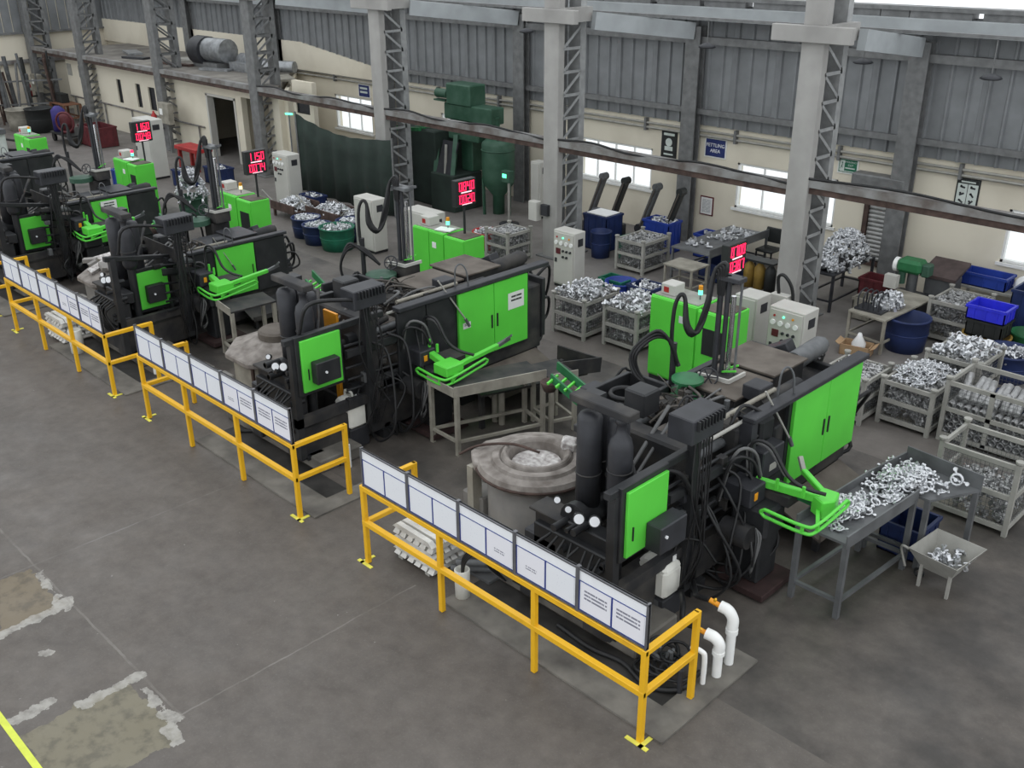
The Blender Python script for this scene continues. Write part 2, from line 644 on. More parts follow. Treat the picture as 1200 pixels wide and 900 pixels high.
# ribbed cladding sheets above the masonry: every sheet is one piece
sheet = None
SW = 1.116
prof = []
for r in range(3):
    x = r * .372
    prof += [(x, 0), (x + .10, 0), (x + .125, -.05), (x + .165, -.05), (x + .19, 0)]
prof.append((SW - .004, 0))
for i in range(int((X1 - X0) / SW)):
    if sheet is None:
        mb = MB()
        n = len(prof)
        vs = [(x, y, z) for z in (2.8, 5.45) for x, y in prof]
        mb.add(vs, [(k, k + 1, k + 1 + n, k + n) for k in range(n - 1)])
        mb.box(0, SW - .004, .002, .02, 2.8, 5.45)
        sheet = mb.build('cladding_sheet', 'cladding', wb)
        c = sheet
    else:
        c = sheet.copy()
        C.objects.link(c)
    c.location = (X0 + i * SW, YW - .06, 0)
# sheeting rails, gutter girder and pipes along the back wall
struct(MB().box(-21.6, X1, YW - .2, YW - .06, 3.06, 3.18).build('trim_14', 'column_steel'))
struct(MB().box(X0, X1, YW - .24, YW - .06, 4.62, 4.78).build('trim_15', 'column_steel'))
struct(MB().box(X0, X1, YW - .5, YW - .1, 5.2, 5.42).box(X0, X1, YW - .52, YW - .44, 5.15, 5.2).build('trim_16', 'girder'))
eave = MB().box(X0, X1, YW - .3, YW + .1, 5.55, 5.63)
_e = random.Random(4)
_x = X0
while _x < X1:
    _l = _e.uniform(.5, 1.6)
    eave.box(_x, _x + _l, YW - .25, YW + .05, 5.42, 5.55)
    _x += _l + _e.choice((0, .02, .12, .2, .25))
struct(eave.build('trim_17', 'column_steel'))
# raised masonry behind the office, its top stepping down towards the third column
struct(MB().add([(x, y, z) for y in (YW - .13, YW - .02) for x, z in ((X0, 2.7), (-21.6, 2.7), (-21.9, 3.1), (-26, 3.6), (X0, 3.6))],
                [(0, 1, 2, 3, 4), (9, 8, 7, 6, 5), (0, 5, 6, 1), (1, 6, 7, 2), (2, 7, 8, 3), (3, 8, 9, 4), (4, 9, 5, 0)]).build('wall_back_upper', 'cream_wall'))
pp_ = thing('wall_pipe_run', 'pair of thin grey pipes clipped along the cream wall just under the cladding', 'pipe', (0, YW, 2.55))
for z in (2.56, 2.67):
    MB().cyl((X0 + 3, YW - .07, z), (X1, YW - .07, z), .03, n=6).build('pipe', 'crate_grey', pp_)
for i in range(16):
    MB().box(X0 + 4 + i * 2.6, X0 + 4.06 + i * 2.6, YW - .12, YW, 2.48, 2.78).build('pipe_clip', 'column_steel', pp_)

for i, (x0, x1, z0, z1) in enumerate(WIN):
    f = struct(MB().box(x0, x1, YW + .02, YW + .12, z0, z0 + .05).box(x0, x1, YW + .02, YW + .12, z1 - .05, z1)
               .box(x0, x0 + .05, YW + .02, YW + .12, z0, z1).box(x1 - .05, x1, YW + .02, YW + .12, z0, z1).build('window_%d' % (i + 1), 'window_frame'))
    nm = max(1, round((x1 - x0) / .62))
    for k in range(1, nm):
        x = x0 + (x1 - x0) * k / nm
        MB().box(x - .015, x + .015, YW + .04, YW + .09, z0, z1).build('mullion', 'window_frame', f)
    MB().box(x0, x1, YW + .04, YW + .09, z1 - .42, z1 - .39).build('transom', 'window_frame', f)
    for k in range(nm):
        xa = x0 + (x1 - x0) * k / nm
        MB().box(xa, xa + (x1 - x0) / nm, YW + .06, YW + .066, z0, z1).build('pane', 'glass', f)
    MB().box(x0 - .06, x1 + .06, YW - .05, YW + .06, z0 - .06, z0).build('window_sill', 'window_frame', f)
# roller shutter with hood
sh = struct(MB().box(SHUT[0] - .06, SHUT[0] + .04, YW - .06, YW + .1, SHUT[2], SHUT[3]).box(SHUT[1] - .04, SHUT[1] + .06, YW - .06, YW + .1, SHUT[2], SHUT[3])
            .box(SHUT[0] - .06, SHUT[1] + .06, YW - .06, YW + .1, SHUT[2] - .1, SHUT[2]).build('door_1', 'rust'))
for k in range(17):
    z = SHUT[2] + k * .092
    MB().cyl((SHUT[0], YW + .05, z + .045), (SHUT[1], YW + .05, z + .045), .05, n=8).build('shutter_slat', 'shutter', sh)
MB().box(SHUT[0] - .3, SHUT[1] + .12, YW - .35, YW, 1.98, 2.34).build('shutter_hood', 'column_steel', sh, bev=.03)

# far end wall, office block in the back left corner
we = struct(wall_cells(MB(), -9, YW, 0, 5.6, X0 - .25, X0, [], 'y').build('wall_left', 'cream_wall'))
mb = MB()
for k in range(60):
    y = -9 + k * .386
    mb.box(X0 - .05, X0 + .04, y, y + .34, 3.25, 5.6)
mb.build('cladding_panel', 'cladding', we, kind='stuff')
struct(MB().box(X0, X0 + .14, -9, YW, 3.2, 3.28).build('trim_18', 'column_steel'))
struct(MB().box(X0, X0 + .16, -9, YW, 2.05, 2.2).build('trim_19', 'runner'))
YO = 11.1
OW = [(-34.05, -33.68, 1.1, 1.97), (-32.5, -32.12, 1.1, 1.95), (-31.52, -31.0, 1.1, 1.92)]
OD = [(-27.3, -25.5, 0, 2.08), (-25.1, -23.5, 0, 2.2)]
wo = struct(wall_cells(MB(), -38.5, -22.9, 0, 2.55, YO, YO + .2, OW + OD).build('wall_office', 'cream_wall'))
struct(MB().prism([(-22.9, YO + .2), (-22.7, YO + .2), (-26.5, YW), (-26.7, YW)], 0, 2.55).build('wall_office_side', 'cream_wall'))
struct(MB().box(-30.2, -30.0, YO + .2, YW, 0, 2.55).box(-25.5, -25.3, YO + .2, 13.2, 0, 2.55).build('wall_office_partition', 'cream_wall_dirty'))
struct(MB().box(-30, -26.8, YW - .03, YW, 0, 1.0).build('baseboard_office', 'navy'))
struct(MB().prism([(-38.9, YO - .3), (-22.5, YO - .3), (-26.4, YW - .14), (-38.9, YW - .14)], 2.55, 2.72).build('ceiling_office', 'roof_slab'))
for i, (x0, x1, z0, z1) in enumerate(OW):
    f = struct(MB().box(x0, x1, YO + .05, YO + .12, z0, z0 + .04).box(x0, x1, YO + .05, YO + .12, z1 - .04, z1).box(x0, x0 + .04, YO + .05, YO + .12, z0, z1)
               .box(x1 - .04, x1, YO + .05, YO + .12, z0, z1).build('window_%d' % (i + 7), 'sign_black'))
    MB().box(x0, x1, YO + .08, YO + .09, z0, z1).build('pane', 'charcoal', f)
f = struct(MB().box(-27.34, -27.24, YO - .02, YO + .22, 0, 2.1).box(-25.56, -25.46, YO - .02, YO + .22, 0, 2.1).box(-27.34, -25.46, YO - .02, YO + .22, 2.04, 2.12).build('door_2', 'cabinet_grey'))
# white partition right of the office with a small dark window
wp = struct(wall_cells(MB(), -22.4, -21.35, 0, 2.95, 11.3, 11.45, [(-22.25, -21.55, 2.0, 2.5)]).build('wall_partition', 'cream_wall'))
f = struct(MB().box(-22.25, -21.55, 11.33, 11.4, 2.0, 2.04).box(-22.25, -21.55, 11.33, 11.4, 2.46, 2.5).box(-22.25, -22.21, 11.33, 11.4, 2.0, 2.5).box(-21.59, -21.55, 11.33, 11.4, 2.0, 2.5).build('window_10', 'sign_black'))
MB().box(-22.25, -21.55, 11.36, 11.37, 2.0, 2.5).build('pane', 'charcoal', f)

# ------------------------------------------------------------------ columns
COLX = [-5.14 - 6.19 * i for i in range(6)] + [-41.02]
WCX = [-4.45, -9.75, -15.35, -21.2, -27.3, -33.4]
WORD = ['nearest the big green doors at right', 'second from the right, by the grey control cabinet', 'third from the right, behind the spray tower',
        'fourth from the right, beside the tall grey cabinet', 'fifth from the right, in front of the office windows', 'sixth from the right, far left by the office wall', 'seventh from the right, at the far end wall']


def lattice_column(x, i):
    t = thing('lattice_column', 'tall laced roof column with pale face plate, ' + WORD[i], 'column', (x, 10.6, 0), group='laced columns carrying the roof')
    m1, m2 = ('column_grey', 'lacing') if i < 3 else ('column_steel', 'column_steel')
    MB().box(x, x + .44, 10.6, 10.8, 0, 7.4).build('front_chord', m1, t, bev=.015)
    MB().box(x + .1, x + .44, 11.3, 11.48, 0, 7.4).build('rear_chord', m2 if i < 3 else 'column_steel', t)
    MB().box(x + .04, x + .06, 10.8, 11.3, 0, 7.4).build('web_plate', 'column_steel', t) if i < 3 else None
    z, k = .25, 0
    while z < 5.0:
        for xs in ((x + .43,) if i < 3 else (x + .43, x + .05)):
            MB().bar((xs, 10.75, z), (xs, 11.36, z), .02, .06).build('lacing_bar', m2, t)
            a, b = (10.78, 11.34) if (i % 2 == 1) else (11.34, 10.78)
            MB().bar((xs, a, z + .03), (xs, b, z + .46), .02, .055).build('lacing_bar', m2, t)
        z += .49
        k += 1
    MB().box(x - .55, x + .98, 10.48, 10.62, 5.2, 5.48).build('corbel', 'column_grey', t, bev=.01)
    MB().box(x + .44, x + .6, 10.6, 11.5, 5.2, 5.5).build('corbel', 'column_grey', t)
    MB().box(x - .12, x + .56, 10.5, 11.6, 0, .03).build('base_plate', 'column_steel', t)
    return t


for i, x in enumerate(COLX):
    lattice_column(x, i)
for i, x in enumerate(WCX):
    t = tag(MB().box(x - .2, x + .2, YW - .34, YW - .31, 0, 5.0).box(x - .2, x + .2, YW - .13, YW - .1, 0, 5.0).box(x - .03, x + .03, YW - .32, YW - .1, 0, 5.0)
            .build('wall_column', 'column_steel'), 'grey steel wall stanchion against the back wall, %s from the right' % ('first', 'second', 'third', 'fourth', 'fifth', 'sixth')[i], 'column', 'steel stanchions on the back wall')
for i, x in enumerate(COLX[:6]):
    a, b = Vector((x + .72, 11.4, 5.22)), Vector((WCX[i], YW - .35, 4.9))
    tag(MB().bar(a, b, .16, .36).build('rafter', 'girder'), 'pale grey rafter from laced column %s to the back wall' % ('one at right', 'two', 'three', 'four', 'five', 'six')[i], 'beam', 'sloping rafters over the back aisle')
# horizontal runner beam tied from column to column, sagging strips on it
for i in range(7):
    xa = COLX[i] + .44
    xb = 6.0 if i == 0 else COLX[i - 1]
    z = 2.62 if i else 2.72
    t = thing('runner_beam', 'grey steel runner beam between the columns, span %s from the right' % ('first', 'second', 'third', 'fourth', 'fifth', 'sixth', 'seventh')[i], 'beam', ((xa + xb) / 2, 10.7, z), group='runner beams tying the columns')
    MB().box(xa, xb, 10.62, 10.82, z - .02, z + .12).build('flange', 'runner', t)
    MB().box(xa, xb, 10.66, 10.72, z - .14, z - .02).build('web', 'rust', t)
    if i < 4:
        pts = [(xa + (xb - xa) * k / 6, 10.62 + .04 * (k % 2), z + .14 + .05 * math.sin(k * 1.9)) for k in range(7)]
        MB().tube(pts, .025, 5).build('cable', 'rubber', t)
# ceiling lamps hanging over the back aisle
for i, (x, z) in enumerate(((-13.9, 4.72), (-8.55, 4.72), (-5.0, 4.68), (-2.6, 4.6))):
    y = 12.7
    t = thing('bay_lamp', 'dark disc bay lamp hanging under the rafters, %s from the left' % ('first', 'second', 'third', 'fourth')[i], 'lamp', (x, y, z), group='hanging bay lamps')
    MB().lathe([(.0, -.02), (.16, -.02), (.19, .0), (.15, .04), (.05, .08), (0, .08)], (x, y, z), 14).build('lamp_shade', 'charcoal', t)
    MB().cyl((x, y, z + .08), (x, y, 5.28), .012, n=5).build('rod', 'column_steel', t)
struct(MB().box(X0, X1, 12.66, 12.74, 5.25, 5.31).build('trim_20', 'column_steel'))

# ================================================================== RAILINGS AND NOTICE BOARDS
RAILN = ['yellow railing nearest the camera', 'yellow railing second from the camera', 'yellow railing third from the camera', 'yellow railing at the far left edge']
RAILW = ['nearest the camera', 'second from the camera', 'third from the camera', 'at the far left edge']


def railing(bx, k):
    L0, L1 = bx - 4.19, bx
    t = thing('safety_railing', 'yellow tube safety railing around a casting bay, ' + RAILW[k], 'railing', (bx - 2.1, 0, 0), group='yellow bay railings')
    for x, y in ((L0, 0), (bx - 2.83, 0), (bx - 1.39, 0), (L1, 0), (L0, .78), (L1, .8)):
        MB().box(x - .03, x + .03, y - .03, y + .03, 0.0, 1.08).build('post', 'yellow', t, bev=.006)
    for z in (1.05, .57):
        MB().box(L0 - .03, L1 + .03, -.033, .033, z - .033, z + .033).build('rail', 'yellow', t, bev=.006)
        for x in (L0, L1):
            MB().box(x - .032, x + .032, 0, .8, z - .03, z + .03).build('rail', 'yellow', t, bev=.006)
    for x, sx in ((L0, -1), (L1, 1)):
        MB().box(x - .02 - .11, x + .02 + .11, -.075, -.03, 0, .008).box(x + sx * .03, x + sx * .075, -.075, .13, 0, .008).build('floor_mark', 'foot_yellow', t)
    n = 5
    for i in range(n):
        a, b = L0 + .02 + (L1 - L0) * i / n, L0 + .02 + (L1 - L0) * (i + 1) / n
        ordw = ['first', 'second', 'third', 'fourth', 'fifth'][i]
        s = thing('notice_board', 'white notice board, %s from left on the %s' % (ordw, RAILN[k]), 'board', ((a + b) / 2, 0, 1.09), group='notice boards on the railings')
        zb, zt = 1.09, 1.58
        MB().box(a, b, -.006, .012, zb, zt).build('backing', 'board_white', s)
        for z0, z1 in ((zb, zb + .018), (zt - .018, zt)):
            MB().box(a, b, -.02, .016, z0, z1).build('frame_bar', 'board_steel', s)
        for x in (a, b - .02):
            MB().box(x, x + .02, -.022, .022, zb - .06, zt + .012).build('frame_post', 'board_steel', s)
        MB().box(a + .02, b - .02, -.011, -.006, zt - .142, zt - .134).build('blue_line', 'board_blue', s)
        MB().box(a + .02, b - .02, -.011, -.006, zb + .018, zb + .026).build('blue_line', 'board_blue', s)
        for xx in (a + .02, (a + b) / 2 - .008, b - .028):
            MB().box(xx, xx + .016 if a + .1 < xx < b - .1 else xx + .008, -.012, -.006, zb + .03, zt - .132).build('blue_line', 'board_blue', s)
        for q in range(2):
            xa = a + .04 + q * (b - a - .06) / 2
            xb = xa + (b - a - .06) / 2 - .025
            m = 'sheet_blank'
            if k == 0:
                m = {(2, 1): 'sheet_small', (3, 0): 'sheet_small', (4, 0): 'sheet_text', (4, 1): 'sheet_text'}.get((i, q), 'sheet_blank')
            elif i >= 3:
                m = 'sheet_text' if (i, q) != (3, 0) else 'sheet_small'
            MB().box(xa, xb, -.0095, -.006, zb + .035, zt - .15).build('sheet', m, s)


for k, bx in enumerate(BAYS):
    railing(bx, k)

# ================================================================== MACHINES
def hose(pts, r, t, m='rubber', n=6):
    return MB(OFF).tube(pts, r, n).build('hose', m, t)


OFF = (0, 0, 0)


def gauge(mb_off, p, r, t):
    d = Vector((.55, -.75, .35)).normalized()
    p = Vector(p)
    g = MB(mb_off).cyl(p, p + d * .05, r, n=14).build('gauge', 'black', t)
    MB(mb_off).cyl(p + d * .05, p + d * .054, r * .82, n=14).build('dial', 'board_white', g)


MW = ['nearest', 'second', 'third', 'fourth', 'farthest']


def machine(bx, k):
    """cold chamber die casting machine, long axis along +Y, operator side facing +X"""
    global OFF, WARP
    OFF = (bx, 0, 0)
    r = random.Random(40 + k)
    far = k >= 2
    WARP = small_clamp if far else None
    t = thing('die_casting_machine', ['black die casting machine with large two-leaf green door, nearest the camera',
                                      'black die casting machine with green doors carrying a white notice, second from the camera',
                                      'black die casting machine with one square green door, third from the camera',
                                      'black die casting machine at left with a white notice on its green door',
                                      'all black die casting machine cut by the left edge of the view'][k], 'machine', (bx - 1.7, 3.2, 0), group='die casting machines')
    B = lambda: MB(OFF)
    # bed
    b = B().box(-2.35, -2.1, .75, 5.6, .12, .6).box(-1.4, -1.05, .75, 5.6, .12, .6)
    for y in (.8, 1.9, 3.0, 4.2, 5.4):
        b.box(-2.1, -1.4, y, y + .16, .15, .55)
    b.build('bed', 'dusty_black', t, bev=.012)
    for y in (.95, 2.3, 3.9, 5.3):
        for x in (-2.4, -1.1):
            B().box(x - .12, x + .12, y - .14, y + .14, 0 if y > 1.6 else .2, .14).box(x - .05, x + .05, y - .05, y + .05, .1, .2).build('levelling_foot', 'black', t)
    # clamp housing
    B().box(-2.55, -1.0, 3.7, 5.62, .5, 1.62).build('clamp_housing', 'dusty_black', t, bev=.02)
    B().box(-2.62, -2.5, 3.0, 5.62, .75, 1.66).build('rear_guard', 'black', t, bev=.01)
    if k == 0:
        B().box(-.98, -.955, 3.05, 3.9, .78, 1.0).build('side_panel', 'black', t)
        bx_ = B().box(-.98, -.8, 3.15, 3.6, 1.18, 1.56).build('switch_box', 'charcoal', t, bev=.012)
        B().box(-.802, -.796, 3.3, 3.45, 1.27, 1.36).build('label_plate', 'crate_grey', bx_)
        B().box(-1.06, -.9, 3.0, 3.12, .3, 1.95).build('door_post', 'charcoal', t)
    elif k == 1:
        for y0, y1 in ((2.5, 3.05), (3.07, 3.63)):
            B().box(-.98, -.93, y0, y1, .72, 1.93).build('side_panel', 'black', t, bev=.008)
    else:
        B().box(-.98, -.93, 2.6, 3.24, .72, 1.93).build('side_panel', 'black', t, bev=.008)
        B().box(-.98, -.93, 4.6, 5.62, .72, 1.93).build('side_panel', 'black', t, bev=.008)
    ya, yb = ((3.95, 5.58), (3.68, 5.2), (3.3, 4.55), (3.3, 4.55), (3.3, 4.55))[k]
    ym = (ya + yb) / 2
    fr = B().box(-1.0, -.95, ya - .06, yb + .06, .72, 1.99).build('door_frame', 'black', t)
    leaves = ((ya, ym - .006), (ym + .006, yb)) if not far else ((ya, yb),)
    for i, (y0, y1) in enumerate(leaves):
        d = B().box(-.95, -.9, y0, y1, .78, 1.93).build('door', 'green' if k < 4 else 'black', t, bev=.006)
        hy = (ym - .06 if i == 0 else ym + .06) if not far else yb - .1
        B().box(-.9, -.885, hy - .012, hy + .012, 1.2, 1.42).build('handle', 'black', d)
        if (k == 1 and i == 1):
            B().box(-.9, -.896, y0 + .3, y0 + .66, 1.4, 1.68).build('notice', 'sheet_notice_y', d)
        if k == 1 and i == 0:
            B().box(-.9, -.896, y0 + .08, y0 + .24, 1.34, 1.44).build('label_plate', 'sheet_notice_y', d)
        if k == 3:
            B().box(-.86, -.855, y0 + .3, y0 + .85, 1.62, 1.9).build('notice', 'sheet_notice_y', d)
    B().box(-1.04, -.87, (3.0, 2.5, 2.5, 2.5, 2.5)[k], 5.68, 1.95, 2.02).build('top_rail', 'charcoal', t, bev=.01)
    B().box(-2.62, -2.52, 3.0, 5.62, 1.66, 1.72).build('top_rail', 'charcoal', t, bev=.01)
    B().box(-2.6, -.95, 5.6, 5.68, .7, 1.72).build('end_panel', 'black', t, bev=.01)
    # cover plates
    cp = 'tan_plate' if not far else 'charcoal'
    for y0, y1, x0, dz in ((3.45, 4.28, -2.2, 0), (4.3, 5.1, -2.3, .04)):
        B().box(x0, -1.42, y0, y1, 1.9 + dz, 1.93 + dz).build('cover_plate', cp, t, bev=.005)
        B().box(x0 + .04, -1.46, y0 + .03, y1 - .03, 1.55, 1.9 + dz).build('cover_box', 'dusty_black', t)
    # hydraulic cylinder and motor behind the door
    B().cyl((-1.62, 5.1, 1.86), (-1.62, 5.75, 1.9), .13, n=16).cyl((-1.62, 5.75, 1.9), (-1.62, 5.83, 1.9), .1, n=16).build('motor', 'grey_steel' if k == 0 else 'dusty_black', t)
    B().cyl((-1.2, 3.6, 1.86), (-1.2, 4.5, 1.86), .1, n=14).build('hydraulic_cylinder', 'dusty_black', t)
    B().cyl((-1.05, 2.4, 1.93), (-1.05, 4.4, 1.93), .022, n=8).build('guide_rod', 'crate_grey', t)
    B().cyl((-1.18, 2.7, 2.0), (-1.18, 3.9, 2.0), .03, n=8).build('guide_rod', 'dirty_cream', t)
    B().box(-1.45, -1.2, 3.62, 3.9, 1.9, 2.08).build('valve_box', 'charcoal', t, bev=.01)
    mb = B()
    mb.cbox((-1.95, 5.3, 1.86), (.36, .26, .2), Euler((.0, -.5, .2)).to_matrix())
    mb.build('scrap_chute', 'charcoal', t, bev=.01)
    # platens, tie bars, die
    B().box(-2.3, -1.0, 1.95, 2.2, .5, 1.95).build('fixed_platen', 'dusty_black', t, bev=.03)
    B().box(-2.45, -1.05, 2.95, 3.2, .5, 1.85).build('moving_platen', 'dusty_black', t, bev=.03)
    B().box(-2.5, -1.0, 3.4, 3.68, .5, 1.8).build('rear_platen', 'black', t, bev=.03)
    for x in (-2.25, -1.25):
        for z in (.85, 1.62):
            B().cyl((x, 1.85, z), (x, 3.75, z), .06, n=12).build('tie_bar', 'grey_steel', t)
            B().cyl((x, 1.8, z), (x, 1.95, z), .1, n=6).build('tie_nut', 'black', t)
    B().box(-2.05, -1.45, 2.2, 2.5, .9, 1.6).build('die_half', 'furnace_top', t, bev=.02)
    B().box(-2.05, -1.45, 2.62, 2.95, .9, 1.6).build('die_half', 'furnace_top', t, bev=.02)
    # dusty tangle of fine wires over the die area
    mb = B()
    for i in range(26):
        p0 = Vector((-1.75 + r.uniform(-.35, .4), 2.75 + r.uniform(-.1, .6), 1.72))
        p1 = p0 + Vector((r.uniform(-.2, .2), r.uniform(-.2, .2), r.uniform(.15, .3)))
        p2 = p1 + Vector((r.uniform(-.3, .3), r.uniform(-.2, .3), r.uniform(-.15, .05)))
        mb.tube([p0, p1, p2], .008, 3, res=3)
    mb.build('wiring', 'wire', t, kind='stuff')
    # injection end
    for x, y0 in ((-1.02, .62), (-2.2, 1.5)):
        B().bar((x, y0, 1.98), (x, 2.3, 1.98), .09, .09).build('guide_beam', 'black', t, bev=.01)
        B().bar((x, y0 + .13, .2), (x, y0 + .13, 1.95), .1, .1).build('post', 'black', t)
    B().cyl((-1.72, 1.0, 1.25), (-1.72, 1.95, 1.25), .15, n=16).cyl((-1.72, .95, 1.25), (-1.72, 1.05, 1.25), .2, n=16).build('shot_cylinder', 'black', t)
    for x in (-1.02, -2.2):
        B().bar((x, .7, .75), (x, 2.0, .75), .1, .14).build('lower_beam', 'dusty_black', t)
    B().box(-2.2, -1.15, .82, 1.0, .6, 1.1).build('valve_block', 'black', t, bev=.015)
    B().bar((-.98, 1.6, 1.55), (-.98, 3.0, 1.55), .06, .1).build('guide_beam', 'black', t)
    # small green door
    WARP = None
    if not far:
        B().box(-1.0, -.94, .76, 1.52, 1.16, 2.04).build('panel_frame', 'black', t, bev=.008)
    else:
        B().box(-1.42, -1.36, 1.2, 1.9, .75, 1.56).build('panel_frame', 'black', t, bev=.008)
    if not far:
        d = B().box(-.94, -.9, .82, 1.47, 1.22, 1.98).build('small_door', 'green', t, bev=.006)
        B().box(-.9, -.888, .9, .915, 1.4, 1.56).build('handle', 'black', d)
    else:
        d = B().box(-1.36, -1.32, 1.26, 1.84, .82, 1.5).build('small_door', 'green' if k < 4 else 'black', t, bev=.006)
    e = B().box(-.9, -.7, 1.12, 1.56, 1.2, 1.52).build('junction_box', 'charcoal', t, bev=.012) if k == 0 else \
        (B().box(-.9, -.76, .95, 1.35, 1.34, 1.66) if not far else B().box(-1.32, -1.2, 1.38, 1.72, .94, 1.26)).build('junction_box', 'black', t, bev=.012)
    kx, ky, kz = ((-.7, 1.2, 1.4), (-.76, 1.1, 1.5), (-1.2, 1.5, 1.1))[min(k, 2)]
    B().cyl((kx, ky, kz), (kx + .02, ky, kz), .018, n=8).build('knob', 'board_white', e)
    # accumulators, top bar, gauge cluster
    for x, y, z0, z1, rr, kind in ((-1.75, 1.2, 1.25, 2.44, .135, 'tall'), (-1.86, 1.48, 1.3, 2.4, .12, 'tall'), (-1.54, 1.42, 1.2, 2.38, .12, 'tall'), (-1.33, 1.2, 1.62, 2.36, .13, 'bottle')):
        if kind == 'tall':
            a = B().lathe([(0, z0), (rr, z0), (rr, z1 - .05), (rr * .8, z1), (rr * .3, z1 + .02), (0, z1 + .02)], (x, y, 0), 18).build('accumulator', 'charcoal', t)
        else:
            a = B().lathe([(0, z0), (rr * .7, z0), (rr, z0 + .08), (rr, z1 - .16), (rr * .85, z1 - .07), (rr * .42, z1), (rr * .4, z1 + .1), (rr * .5, z1 + .11), (rr * .5, z1 + .17), (0, z1 + .17)], (x, y, 0), 18).build('accumulator', 'charcoal', t)
        B().torus((x, y, z0 + (z1 - z0) * .42), rr, .012, n=18, m=5).build('clamp_band', 'dusty_black', a)
    for x in (-1.75, -1.33):
        B().cyl((x, 1.2, .6), (x, 1.2, 1.64 if x > -1.5 else 1.28), .07, n=10).build('accumulator_neck', 'black', t)
    B().box(-1.98, -1.18, 1.12, 1.3, 2.53, 2.62).build('top_bar', 'dusty_black', t, bev=.01)
    B().box(-2.0, -1.8, 1.4, 1.52, .6, 2.55).build('accumulator_rack', 'black', t)
    B().box(-1.85, -1.15, .9, 1.1, 1.05, 1.25).build('manifold', 'black', t, bev=.015)
    for x, z in ((-1.5, 1.46), (-1.29, 1.52)):
        gauge(OFF, (x, .78, z), .065, t)
    for x, z in ((-1.96, 1.42), (-1.8, 1.37), (-1.67, 1.35)):
        gauge(OFF, (x, .95, z), .042, t)
    B().box(-2.3, -1.85, .85, 1.15, 1.2, 1.24).box(-2.25, -1.9, .9, 1.12, .98, 1.2).build('valve_block', 'dusty_black', t, bev=.01)
    pb = B().box(-2.35, -1.85, .82, 1.2, .62, .95).build('power_box', 'charcoal', t, bev=.02)
    B().box(-2.28, -2.2, .815, .82, .8, .84).box(-2.15, -2.06, .815, .82, .72, .76).build('label_plate', 'paper', pb)
    for i in range(9):
        x, z = -1.85 + r.uniform(0, .75), .75 + r.uniform(0, .75)
        B().cyl((x, .72, z), (x, .95, z), r.uniform(.025, .05), n=8).build('valve', 'black', t)
    for i in range(8):
        x = -1.9 + i * .1
        hose([(x, .78, 1.1), (x + r.uniform(-.1, .1), .6, .95), (x + r.uniform(-.15, .15), .7, .6), (x + r.uniform(-.2, .2), .9, .3)], .016, t)
    # frame plates behind the accumulators
    WARP = small_clamp if far else None
    B().box(-2.9, -2.84, 2.55, 3.3, 1.3, 1.92).box(-2.3, -2.24, 2.3, 3.3, 1.7, 1.92).box(-2.9, -2.24, 2.3, 2.36, 1.6, 1.92).box(-2.9, -2.24, 3.24, 3.3, 1.6, 1.92).build('ladle_frame', 'black', t, bev=.008)
    B().torus((-2.57, 2.8, 1.86), .17, .03, n=18).build('pour_ring', 'dusty_black', t)
    B().box(-2.84, -2.3, 2.36, 3.24, 1.55, 1.6).build('tray', 'dusty_black', t)
    B().box(-2.84, -2.6, 2.62, 3.2, 0, 1.2).build('side_cabinet', 'black', t, bev=.01)
    B().box(-2.15, -1.85, 2.25, 2.55, 1.95, 2.25).build('core_cylinder', 'black', t, bev=.02)
    for a, c, rr in (((-1.5, 1.35, 1.5), (-1.62, 2.4, 2.15), .024), ((-1.42, 1.4, 1.5), (-1.52, 2.42, 2.12), .02), ((-1.2, 1.3, 1.85), (-2.0, 1.9, 2.2), .028), ((-1.3, 1.6, 1.55), (-1.3, 2.6, 1.75), .05)):
        B().cyl(a, c, rr, n=7).build('pipe', 'grey_hose' if rr < .025 else 'dusty_black', t)
    for i in range(6):
        z = .8 + i * .17
        B().cyl((-1.0 - .03 * (i % 2), 1.6, z), (-1.0, 2.9 + .2 * (i % 3), z + r.uniform(-.05, .05)), .02, n=6).build('pipe', 'black', t)
    # vented control box on its post, by the die opening
    WARP = None
    vb = B().box(-1.1, -.78, 1.66, 2.22, 2.22, 2.5).build('vent_box', 'charcoal', t, bev=.012)
    for i in range(9):
        B().box(-.8, -.74, 1.72 + i * .055, 1.735 + i * .055, 2.38, 2.49).build('fin', 'black', vb)
    B().box(-1.0, -.9, 1.9, 2.0, .25, 2.22).build('post', 'black', t)
    for i in range(7):
        y = 1.78 + i * .05
        B().tube([(-.82, y, 2.24), (-.8 + r.uniform(0, .08), y + r.uniform(-.1, .1), 1.6), (-.85 + r.uniform(0, .15), y + r.uniform(-.15, .15), .9), (-.9, y, .35)], .011, 4).build('cable', 'rubber', t)
    # hoses around the operator side
    WARP = small_clamp if far else None
    for i in range(7 if not far else 4):
        y0 = 1.9 + r.uniform(0, 1.2)
        z0 = r.uniform(.9, 1.7)
        hose([(-1.0, y0, z0), (-.75, y0 + r.uniform(-.2, .2), z0 - .2), (-.6 + r.uniform(-.1, .15), y0 + r.uniform(-.3, .3), .5), (-.75, y0 + r.uniform(-.3, .3), .12), (-1.1, y0, .15)], r.uniform(.014, .024), t)
    hose([(-1.05, .9, 2.0), (-.92, 1.0, 2.45), (-.85, 1.5, 2.42), (-.82, 1.9, 2.3)] if k else [(-1.1, 1.5, 1.9), (-.95, 1.75, 1.8), (-.9, 2.0, 1.3), (-.85, 2.1, .8)], .03, t, 'rubber')
    hose([(-1.0, 2.6, 1.1), (-.85, 2.62, 1.75), (-.75, 2.85, 1.72), (-.7, 2.95, 1.4)], .02, t, 'grey_hose')
    hose([(-1.0, 2.55, 1.1), (-.85, 2.56, 1.68), (-.75, 2.8, 1.64), (-.68, 2.9, 1.4)], .02, t, 'rubber')
